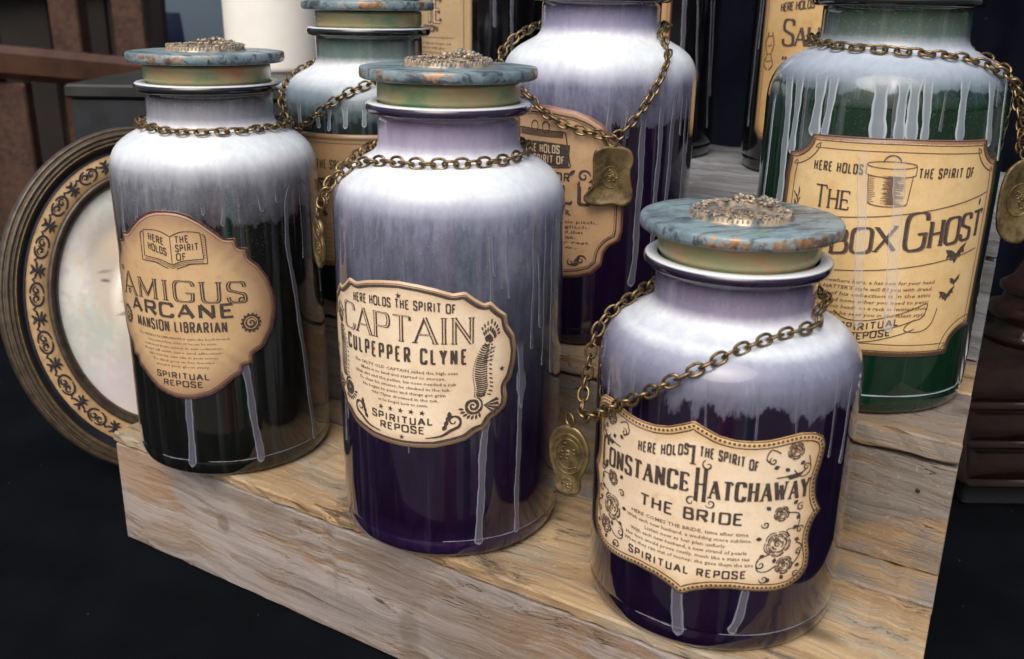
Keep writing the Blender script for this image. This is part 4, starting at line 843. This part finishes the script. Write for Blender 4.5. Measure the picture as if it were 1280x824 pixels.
WT = wood_mat('bare_tan_wood', (.47, .345, .195), (.28, .185, .10), (.31, .27, .21), .36, (.05, .04, .03), seed=4.3, stain_amt=.60)
WG = wood_mat('grey_weathered_wood', (.37, .255, .14), (.22, .15, .09), (.175, .163, .152), .58, (.075, .065, .06), seed=8.8)
WP = wood_mat('pale_grey_wood', (.20, .20, .20), (.13, .127, .125), (.24, .255, .27), .6, (.08, .08, .08), seed=3.1)
def uend(v): return -.0847*v-.0004
def plank(u0, u1, v0, v1, z0, z1, mat, jit=.0007, ch=.0014, skew=0.):
    """board along u, its long edges chipped"""
    n = max(6, int((u1-u0)/.009)); V, Fc = [], []; rnd = random.Random(int(abs(u0*1e4+v0*3e4+z0*7e3)))
    def cs(t):
        a, b, c, d = v0, v1, z0, z1
        return [(a+ch, c), (b-ch, c), (b, c+ch), (b, d-ch), (b-ch, d), (a+ch, d), (a, d-ch), (a, c+ch)]
    w = [0]*8
    for i in range(n+1):
        u = u0+(u1-u0)*i/n; P = cs(i/n); last = i == n
        w = [x*.7+rnd.uniform(-jit, jit) for x in w]
        for k, (a, b) in enumerate(P):
            ia = (v0+v1)/2; ib = (z0+z1)/2; e = abs(w[k])*(1+2.5*(rnd.random() < .05))
            V.append(((uend(a) if last else u)+(rnd.uniform(-jit, jit)*.5 if i in (0, n) else 0), a+math.copysign(e, ia-a), b+math.copysign(e, ib-b)))
    for i in range(n):
        for k in range(8): Fc.append((i*8+k, i*8+(k+1) % 8, (i+1)*8+(k+1) % 8, (i+1)*8+k))
    Fc.append(tuple(range(7, -1, -1))); Fc.append(tuple(range(n*8, n*8+8)))
    return mesh('plank', V, Fc, mat, ST, smooth=False)
UL = -.624
plank(UL, -.0415, .4155, .430, .0005, .0855, WF, jit=.00035)                       # front board
plank(UL-.001, -.040, .4140, .5255, .0860, .0950, WT, jit=.0010, skew=-.004)       # front tread
plank(UL, -.0475, .5265, .5760, .0860, .0948, WG, skew=-.002)
plank(UL, -.0480, .5590, .572, .0949, .1665, WG, ch=.0006)                       # second riser
plank(UL, -.0470, .5575, .6400, .1682, .1832, WG, jit=.001, skew=-.006)
plank(UL, -.0595, .6410, .7200, .1682, .1830, WT, skew=-.004)
plank(UL-.05, -.0605, .7045, .718, .1831, .2560, WP, ch=.0006)                       # third riser
plank(UL-.06, -.0590, .7040, .8000, .2572, .2712, WP, skew=-.004)
plank(UL-.06, -.0620, .8010, .9050, .2572, .2711, WP, skew=-.004)
plank(UL-.06, -.0650, .9060, 1.0100, .2572, .2710, WP, skew=-.004)
for (a, b, zt) in ((.431, .5580, .0855), (.573, .7040, .1676), (.719, 1.01, .2566)):
    for u in (UL+.002, -.0660): 
        V, Fc = boxmb(u, u+.012, a, b, .0005, zt, .001)
        if u > -.3: V = [(uend(q[1])-.004-(.012 if q[0] < u+.006 else 0), q[1], q[2]) for q in V]
        mesh('side_panel', V, Fc, WF if u < -.3 else WP, ST, smooth=False)

NAIL = simple('rusty_nail', (.05, .035, .03), .6, .5)
for u, z_ in ((-.0665, .147), (-.145, .112)):
    V, Fc = lathe([(.0014, 0), (.0014, .0003), (.0010, .0005), (.0001, .0006)], 12); o = mesh('nail', V, Fc, NAIL, ST); o.location = (u, .5590 if z_ > .1 else .4155, z_); o.rotation_euler = (math.pi/2, 0, 0)
# ------------------------------------------------------------------ table, cloth, ground
def cloth_mat(name, col, sp=.5):
    m, t, b = newmat(name); N = NT(t); v = N.obj(); n = N.noise(v, 9, 4, .6); n2 = N.noise(v, 900, 2, .5); lint = N.noise(v, 210, 2, .5)
    c = N.mix(N.ss(n, .3, .7), tuple(x*.75 for x in col), tuple(x*1.3 for x in col)); c = N.mix(N.math('MULTIPLY', N.ss(lint, .755, .78), .4), c, (.2, .2, .22))
    N.put(b.inputs['Base Color'], c); b.inputs['Roughness'].default_value = .92; b.inputs['Specular IOR Level'].default_value = .03
    N.put(b.inputs['Normal'], N.bump(N.math('ADD', n2, N.math('MULTIPLY', n, 3.)), .25, .001)); return m
BLACK = cloth_mat('black_cloth', (.0038, .0046, .0062))
nx, ny = 90, 60; V, Fc = [], []
x0, x1, y0, y1 = -1.3, 1.6, .345, 1.30
prof = [(y0-.03, -.72), (y0-.025, -.40), (y0-.015, -.05), (y0, -.006)]+[(y0+(y1-y0)*i/ny, 0) for i in range(1, ny)]+[(y1, -.006), (y1+.015, -.05), (y1+.02, -.40), (y1+.03, -.72)]
for i in range(nx+1):
    x = x0+(x1-x0)*i/nx
    for k, (y, z) in enumerate(prof):
        w = mnoise.noise(Vector((x*3, y*3, 0)))*.0012 if z == 0 else mnoise.noise(Vector((x*7, z*2, y)))*.02*min(1, -z*8)
        V.append((x, y+(w if z < -.01 else 0), z-abs(w) if z == 0 else z))
m_ = len(prof)
for i in range(nx):
    for k in range(m_-1): Fc.append((i*m_+k, (i+1)*m_+k, (i+1)*m_+k+1, i*m_+k+1))
tb = thing('display_table', (0, 0, 0), 0, 'long table under a plain black cloth carrying the whole display', 'table')
mesh('tablecloth', V, Fc, BLACK, tb)
V, Fc = boxmb(x0+.03, x1-.03, y0+.03, y1-.03, -.05, -.008, .003); mesh('tabletop', V, Fc, simple('table_wood', (.2, .13, .08), .6), tb, smooth=False)
for x in (x0+.1, x1-.1):
    for y in (y0+.08, y1-.08):
        V, Fc = boxmb(x-.02, x+.02, y-.02, y+.02, -.745, -.0505, .002); mesh('leg', V, Fc, simple('table_leg_metal', (.1, .1, .1), .4, .8), tb, smooth=False)
g = mesh('ground', [(-60, -60, -.75), (60, -60, -.75), (60, 60, -.75), (-60, 60, -.75)], [(0, 1, 2, 3)], simple('pavement', (.075, .070, .066), .85, nscale=1.5, namt=.25)); tag(g, kind='structure')

# ------------------------------------------------------------------ oval picture frame
AX, BX = .1265, .1560
fr = thing('oval_picture_frame', (-.3215, .832, 0), 0, 'oval frame with a gilt scroll band round a faded portrait, leaning left of the jars', 'picture frame')
FM = Matrix.Translation((0, 0, BX*math.cos(math.radians(13))+.002)) @ Matrix.Rotation(math.radians(34), 4, 'Z') @ Matrix.Rotation(math.radians(90-13), 4, 'X')
def epath(w, t):     # point of the ellipse inset by w
    w = float(np.interp(w, [-.001, 0, .0265, .0375, .0571, .0652], [-.0007, 0, .0143, .0215, .0385, .0480])); return (AX-w)*math.cos(t), (BX-w)*math.sin(t)
def ering(name, prof, mat, parent, n=144, smooth=True):
    V, Fc = [], []
    for w, h in prof:
        for i in range(n): a = 2*math.pi*i/n; x, y = epath(w, a); V.append(FM @ Vector((x, y, h)) if parent is fr else (x, y, h))
    for k in range(len(prof)-1):
        for i in range(n): Fc.append((k*n+i, k*n+(i+1) % n, (k+1)*n+(i+1) % n, (k+1)*n+i))
    return mesh(name, V, Fc, mat, parent, smooth)
FD = simple('dark_bronze_paint', (.075, .058, .042), .42, .3, .1, 120, .35, .2, .0005)
FG = simple('rubbed_gilt', (.30, .215, .12), .42, .55, 0, 160, .35, .2, .0004)
FB = simple('satin_black_band', (.016, .018, .026), .3, 0, .3, 60, .3)
FT = simple('gilt_plaster_band', (.56, .37, .19), .5, .1, 0, 90, .18, .25, .0004)
ering('outer_moulding', [(.010, -.016), (.0, -.016), (-.0005, -.006), (.0005, .000), (.003, .0035), (.006, .004), (.0078, .0024), (.0088, .0024), (.0105, .0055), (.0135, .0066), (.0158, .005), (.0170, .0038), (.0180, .0052), (.0198, .0062), (.0215, .0052), (.0225, .003), (.0232, .003), (.0245, .0042), (.0258, .003), (.0265, .0)], FD, fr)
for w, h in ((.0083, .0026), (.0170, .0041), (.0228, .0033), (.0252, .0042)): ering('gilt_line', [(w-.0008, h), (w-.0004, h+.0006), (w+.0004, h+.0006), (w+.0008, h)], FG, fr)
ering('black_band', [(.0264, .0004), (.0270, -.001), (.0330, -.0032), (.0372, -.004), (.0376, -.0030)], FB, fr)
ering('gilt_band', [(.0375, -.0035), (.0382, -.0024), (.0460, -.0020), (.0560, -.0026), (.0572, -.0036)], FT, fr)
ering('inner_rim', [(.0571, -.004), (.0575, -.001), (.0590, .0002), (.0610, -.001), (.0618, -.0035), (.0625, -.0035), (.0638, -.005), (.0652, -.0085)], FD, fr)
sb = MB()
def bandpt(t, q, h=.0006):       # t: angle, q: -1..1 across the gilt band
    w = .0472-q*.0085; x, y = epath(w, t); return FM @ Vector((x, y, -.0022+h))
NREP = 38
def flatstroke(pts, wd):
    """raised flat scroll stroke on the band"""
    P = [Vector(p) for p in pts]; nrm = (FM.to_3x3() @ Vector((0, 0, 1))); V, Fc = [], []
    for i, p in enumerate(P):
        d = (P[min(i+1, len(P)-1)]-P[max(i-1, 0)]).normalized(); s_ = d.cross(nrm)*wd*(.45+.8*math.sin(math.pi*(.1+.8*i/(len(P)-1)))); V += [p+s_, p+nrm*.0005, p-s_]
    for i in range(len(P)-1): Fc += [(3*i, 3*i+1, 3*i+4, 3*i+3), (3*i+1, 3*i+2, 3*i+5, 3*i+4)]
    sb.add(V, Fc)
for k in range(NREP):
    t0 = 2*math.pi*k/NREP; dt = 2*math.pi/NREP
    if k % 2 == 0:
        for sg in (-1, 1):
            flatstroke([bandpt(t0+sg*dt*(.05+.42*math.sin(a)), .72*math.cos(a)) for a in np.linspace(0, math.pi, 12)], .0008)
            flatstroke([bandpt(t0+sg*dt*(.18+.16*math.cos(a)*(1-a/9)), .05+.4*math.sin(a)*(1-a/9)) for a in np.linspace(0, 6.5, 14)], .0007)
            flatstroke([bandpt(t0+sg*dt*.45, .1), bandpt(t0+sg*dt*.6, .45), bandpt(t0+sg*dt*.72, .2)], .0008)
        flatstroke([bandpt(t0-dt*.07, -.2), bandpt(t0, .35), bandpt(t0+dt*.07, -.2)], .0011)
    else:
        for sg in (-1, 1):
            for q, a in ((.75, .18), (-.75, .18), (.2, .34), (-.35, .3)): flatstroke([bandpt(t0+sg*dt*.03, q*.3), bandpt(t0+sg*dt*a*.6, q*.8), bandpt(t0+sg*dt*a, q)], .0008)
        flatstroke([bandpt(t0, -.6), bandpt(t0+dt*.05, -.1), bandpt(t0, .6)], .0013)
sb.build('scrollwork', simple('dark_relief_ink', (.022, .018, .018), .5), fr)
def portrait_mat():
    m, t, b = newmat('faded_portrait'); N = NT(t); v = N.obj(); w = N.noise(v, 14, 5, .6); w2 = N.noise(v, 60, 4, .6)
    c = N.mix(N.ss(w, .40, .60), (.60, .66, .59), (.86, .86, .79)); c = N.mix(N.math('MULTIPLY', N.ss(w2, .46, .62), .5), c, (.66, .54, .60)); c = N.mix(N.math('MULTIPLY', N.ss(N.noise(v, 38, 5, .7), .54, .66), .5), c, (.80, .70, .52))
    dv = N.n('ShaderNodeVectorMath', operation='ADD'); N.put(dv.inputs[0], v)
    s1 = N.noise(v, 70, 3, .6); cb_ = N.n('ShaderNodeCombineXYZ'); q = N.math('MULTIPLY', N.math('SUBTRACT', s1, .5), .008); N.put(cb_.inputs[0], q); N.put(cb_.inputs[1], q); N.put(dv.inputs[1], cb_.outputs[0])
    def blob(c, cx, cy, rx, ry, col, a, s_=.35, rot=0.):
        cx, cy, rx, ry = cx*1.35, cy*1.35, rx*1.35, ry*1.35; mp = N.map(N.map(dv.outputs[0], loc=(-cx+.030, -cy+.018, 0)), (1/rx, 1/ry, 0), rot=(0, 0, rot)); ln = N.n('ShaderNodeVectorMath', operation='LENGTH'); N.put(ln.inputs[0], mp)
        return N.mix(N.math('MULTIPLY', N.ss(ln.outputs['Value'], 1.15, s_), a), c, col)
    c = blob(c, .006, .052, .030, .030, (.34, .29, .26), .7); c = blob(c, .006, .028, .0225, .034, (.70, .62, .50), .75, .8)
    c = blob(c, .004, -.018, .012, .022, (.62, .58, .50), .8, .5); c = blob(c, .0, -.062, .052, .045, (.66, .58, .62), .7, .6)
    c = blob(c, -.012, -.075, .02, .03, (.80, .74, .58), .8, .3); c = blob(c, .022, -.072, .018, .028, (.80, .72, .56), .8, .3); c = blob(c, .012, .052, .018, .018, (.82, .66, .48), .6, .3)
    for ex in (-.0055, .0125): c = blob(c, ex, .032, .0042, .0017, (.16, .15, .15), .85, .3); c = blob(c, ex, .0375, .0058, .0012, (.30, .26, .24), .7, .3)
    c = blob(c, .0025, .019, .0016, .008, (.45, .38, .32), .5, .2); c = blob(c, .003, .0165, .0032, .0012, (.35, .28, .25), .6, .3); c = blob(c, .003, .0085, .0066, .0013, (.34, .2, .2), .85, .3)
    N.put(b.inputs['Base Color'], c); b.inputs['Roughness'].default_value = .35; b.inputs['Coat Weight'].default_value = 1; b.inputs['Coat Roughness'].default_value = .02
    return m
n = 96; V = [(0, 0, 0)]
for k in range(1, 5):
    for i in range(n): a = 2*math.pi*i/n; V.append(((AX-.0475)*k/4*math.cos(a), (BX-.0475)*k/4*math.sin(a), .002*(1-(k/4)**2)))
Fc = [(0, i+1, (i+1) % n+1) for i in range(n)]+[(1+k*n+i, 1+k*n+(i+1) % n, 1+(k+1)*n+(i+1) % n, 1+(k+1)*n+i) for k in range(3) for i in range(n)]
po = mesh('portrait_print', V, Fc, portrait_mat(), fr); po.matrix_local = FM @ Matrix.Translation((0, 0, -.0084))
V, Fc = boxmb(-.025, .025, -.17, .06, -.021, -.0165, .001); bk_ = MB(); bk_.add(V, Fc, FM); bk_.build('backing_board', simple('black_backing', (.02, .02, .02), .8), fr, False)
n = 64; V = [FM @ Vector((*epath(.008, 2*math.pi*i/n), -.0158)) for i in range(n)]; mesh('back_plate', V, [tuple(range(n))], simple('back_card', (.04, .03, .02), .9), fr, False)
strut = MB(); strut.add(*tube([FM @ Vector((0, .02, -.018)), Vector((.05*math.sin(-.6), .09, .003))], .006, 6)); strut.build('easel_strut', simple('black_strut', (.02, .02, .02), .7), fr)

# ------------------------------------------------------------------ dark box with candle, urn foot
BW = simple('black_stained_wood', (.012, .014, .018), .5, 0, .1, 40, .45, .3, .001)
bxr = thing('dark_wooden_box', (0, 0, 0), 0, 'black stained wooden box behind the oval frame, with the white candle on it', 'box')
zb = -.0855+.4188
V, Fc = boxmb(-.431, -.190, .955, 1.40, .0, zb-.0135, .0015); mesh('box_body', V, Fc, BW, bxr, False)
V, Fc = boxmb(-.4345, -.187, .9505, 1.405, zb-.0130, zb, .0022); mesh('box_lid', V, Fc, simple('worn_black_lid', (.016, .017, .016), .5, 0, .15, 25, .5, .3, .001), bxr, False)
ca = thing('pillar_candle', (-.283, 1.175, zb), 0, 'thick unlit white pillar candle standing on the dark box', 'candle')
mesh('wax_body', *lathe([(.0001, .0), (.052, .0), (.0545, .002), (.055, .006), (.0552, .09), (.055, .17), (.053, .176), (.047, .177), (.04, .172), (.0001, .168)], 72), simple('ivory_wax', (.87, .855, .79), .42, 0, .15, 20, .04), ca)
mesh('wick', *tube([(0, 0, .167), (.001, 0, .178), (.003, .001, .186)], .0009, 6), simple('charred_wick', (.03, .025, .02), .9), ca)
ur = thing('dark_urn', (-.345, 1.335, zb), 0, 'dark moulded urn cropped by the top edge, beside the white candle', 'urn')
mesh('urn_foot', *lathe([(.0001, 0), (.066, 0), (.068, .004), (.066, .009), (.060, .011), (.060, .015), (.052, .018), (.050, .022), (.034, .030), (.022, .045), (.017, .065), (.020, .085), (.040, .105), (.062, .13), (.072, .17), (.070, .21), (.05, .235)], 64), simple('dark_pewter', (.035, .033, .032), .38, .3, .2, 40, .4), ur)
# ------------------------------------------------------------------ timber railing, wall and backdrop behind
TB = wood_mat('dark_red_timber', (.085, .042, .026), (.035, .018, .012), (.05, .028, .02), .2, (.014, .009, .007), seed=6., rot=math.pi/2)
TR = simple('varnished_rail', (.062, .028, .016), .33, 0, .5, 14, .4, .2, .002)
TO = simple('olive_brown_timber', (.050, .040, .020), .6, 0, 0, 12, .4)
rl = thing('timber_railing', (0, 0, 0), 0, 'dark brown timber railing with square posts behind the table, far left', 'railing')
def bar(p, q, w, h, mat, nm, parent, ch=.003):
    p, q = Vector(p), Vector(q); d = (q-p); L = d.length; d.normalize(); up = Vector((0, 0, 1)) if abs(d.z) < .8 else Vector((0, 1, 0)); s_ = d.cross(up).normalized(); u_ = s_.cross(d)
    Mx = Matrix((d, s_, u_)).transposed().to_4x4(); Mx.translation = p; V, Fc = boxmb(0, L, -w/2, w/2, -h/2, h/2, ch); mb = MB(); mb.add(V, Fc, Mx); return mb.build(nm, mat, parent, False)
bar((-1.25, 1.52, .350), (-.575, 1.86, .262), .060, .056, TR, 'handrail', rl, .012)
for x, w in ((-.800, .052), (-.705, .058), (-.93, .05), (-1.04, .05)): 
    yy = 1.52+(x+1.25)/.675*.34
    bar((x, yy+.065, -.745), (x, yy+.065, .86), w, .045, TB, 'post', rl)
for x in (-.875, -.765, -.63): 
    yy = 1.52+(x+1.25)/.675*.34; zt_ = .35-(x+1.25)/.675*.088-.034
    bar((x, yy, -.745), (x, yy, zt_), .07, .03, TB, 'lower_board', rl)
bar((-1.3, 1.95, .425), (-.42, 2.10, .425), .04, .036, TO, 'rear_rail', rl)
bar((-1.3, 1.99, .05), (-.42, 2.14, .05), .04, .05, TO, 'rear_rail', rl)
SCR = simple('dark_screen_timber', (.014, .009, .007), .7, 0, 0, 9, .5)
fp = thing('plank_screen', (0, 0, 0), 0, 'dark timber screen standing behind the railing at far left', 'screen')
for k in range(8):
    V, Fc = boxmb(-1.62+k*.115, -1.62+k*.115+.112, 2.02, 2.04, -.745, .95, .003); mesh('board', V, Fc, SCR, fp, False)
wl = thing('blue_grey_wall', (0, 0, 0), 0, 'flat blue-grey wall panel in the background, above the dark box', 'wall')
V, Fc = boxmb(-1.02, -.30, 2.75, 2.80, -.745, 2.2, .004); mesh('wall_panel', V, Fc, simple('blue_grey_paint', (.10, .145, .19), .7, nscale=3, namt=.1), wl, False)
bd = []
V, Fc = [], []; nx = 160
for i in range(nx+1):
    x = -.20+2.6*i/nx; yv = 1.62+.018*math.sin(x*31)+.012*math.sin(x*57+1)+.10*max(0, x-.2)*-.6
    for z in (-.745, -.2, .2, .6, 1.1, 1.5): V.append((x, yv, z))
for i in range(nx):
    for k in range(5): Fc.append((i*6+k, (i+1)*6+k, (i+1)*6+k+1, i*6+k+1))
o = mesh('black_backdrop', V, Fc, cloth_mat('navy_black_cloth', (.0035, .0042, .0085))); tag(o, 'black cloth hanging in folds behind the rear row of jars', 'curtain')
jk = thing('hanging_coat', (-.86, 2.36, 0), .1, 'navy and red coat, far off and out of focus behind the railing', 'coat')
def drape(x0, x1, z0, z1, mat, name, dy=0.):
    V, Fc = [], []; nx, nz = 24, 16
    for i in range(nx):
        for k in range(nz):
            a, t = 2*math.pi*i/nx, k/(nz-1); w = (x1-x0)/2*(1-.35*t**3); q = 1+.14*math.sin(3*a+t*3)+.05*math.sin(7*a+1)
            V.append(((x0+x1)/2+w*q*math.cos(a), dy+w*.45*q*math.sin(a), z0+(z1-z0)*t))
    for i in range(nx):
        for k in range(nz-1): j = (i+1) % nx; Fc.append((i*nz+k, j*nz+k, j*nz+k+1, i*nz+k+1))
    Fc.append(tuple(i*nz+nz-1 for i in range(nx))); return mesh(name, V, Fc, mat, jk)
drape(-.06, .10, -.72, .372, simple('navy_fabric', (.02, .03, .085), .8, nscale=20), 'coat_body')
drape(-.10, -.05, -.10, .44, simple('red_fabric', (.55, .05, .07), .8), 'coat_sleeve', .04)
drape(-.045, .0, .20, .352, simple('pale_fabric', (.42, .34, .42), .8), 'coat_lining', -.06)
# ------------------------------------------------------------------ mahogany plinth and turned post at right
MH = simple('polished_mahogany', (.012, .0048, .0032), .16, 0, .7, 30, .4)
pl_ = thing('mahogany_plinth', (0, 0, 0), 0, 'dark mahogany moulded plinth right of the wooden steps', 'plinth')
def moulding(x0, x1, yf, prof, mat, name, parent):
    V, Fc = [], []
    for x in (x0, x1): V += [(x, yf+a, b) for a, b in prof]
    m = len(prof); Fc = [(k, k+1, m+k+1, m+k) for k in range(m-1)]; Fc.append(tuple(range(m-1, -1, -1))); Fc.append(tuple(range(m, 2*m)))
    return mesh(name, V, Fc, mat, parent, True)
def coves(z0, z1, n, d, y0_, y1_):
    P = []
    for k in range(n):
        a = z0+(z1-z0)*k/n; b = z0+(z1-z0)*(k+1)/n; f = y0_+(y1_-y0_)*k/n
        P += [(f-.003, a), (f-.004, a+.0015), (f-.003, a+.003)]+[(f+d*(.25+.75*t/3.1416)-d*.75*math.sin(t)*(1-t/9), a+.004+(b-a-.005)*t/3.1416) for t in np.linspace(0, math.pi, 11)]
    return P
prf = [(.16, .004)]+coves(.028, .123, 3, .012, 0, .03)+[(.034, .1235), (.16, .1235)]
moulding(.392, .95, .742, prf, MH, 'moulded_base', pl_)
V, Fc = boxmb(.400, .94, .760, .90, .0, .027, .002); mesh('plinth_block', V, Fc, simple('black_block', (.012, .012, .014), .8), pl_, False)
tp = thing('turned_newel', (.487, .860, .1236), 0, 'dark turned wooden column foot standing on the mahogany plinth', 'column')
mesh('column_foot', *lathe([(.0001, 0), (.046, 0), (.047, .006), (.044, .010), (.036, .013), (.035, .018), (.040, .023), (.041, .029), (.037, .034), (.030, .037), (.030, .043), (.034, .047), (.033, .053), (.024, .060), (.018, .075), (.0001, .082)], 64), MH, tp)
# ------------------------------------------------------------------ posts added out of view, only to put coloured streaks in jar reflections
gp = mesh('green_reflection_post', *tube([(.235, -.22, -.745), (.235, -.22, .30)], .055, 24), simple('green_enamel', (.03, .65, .36), .4)); tag(gp, 'added green round post, out of view, for streaks reflected in the jars', 'post')
bp = mesh('terracotta_reflection_post', *tube([(-.02, -.26, -.745), (.0, -.26, .16)], .115, 24, taper=lambda t: 1.25-.7*t), simple('terracotta_paint', (.80, .24, .16), .6)); tag(bp, 'added tapering terracotta post, out of view, for streaks reflected in the jars', 'post')
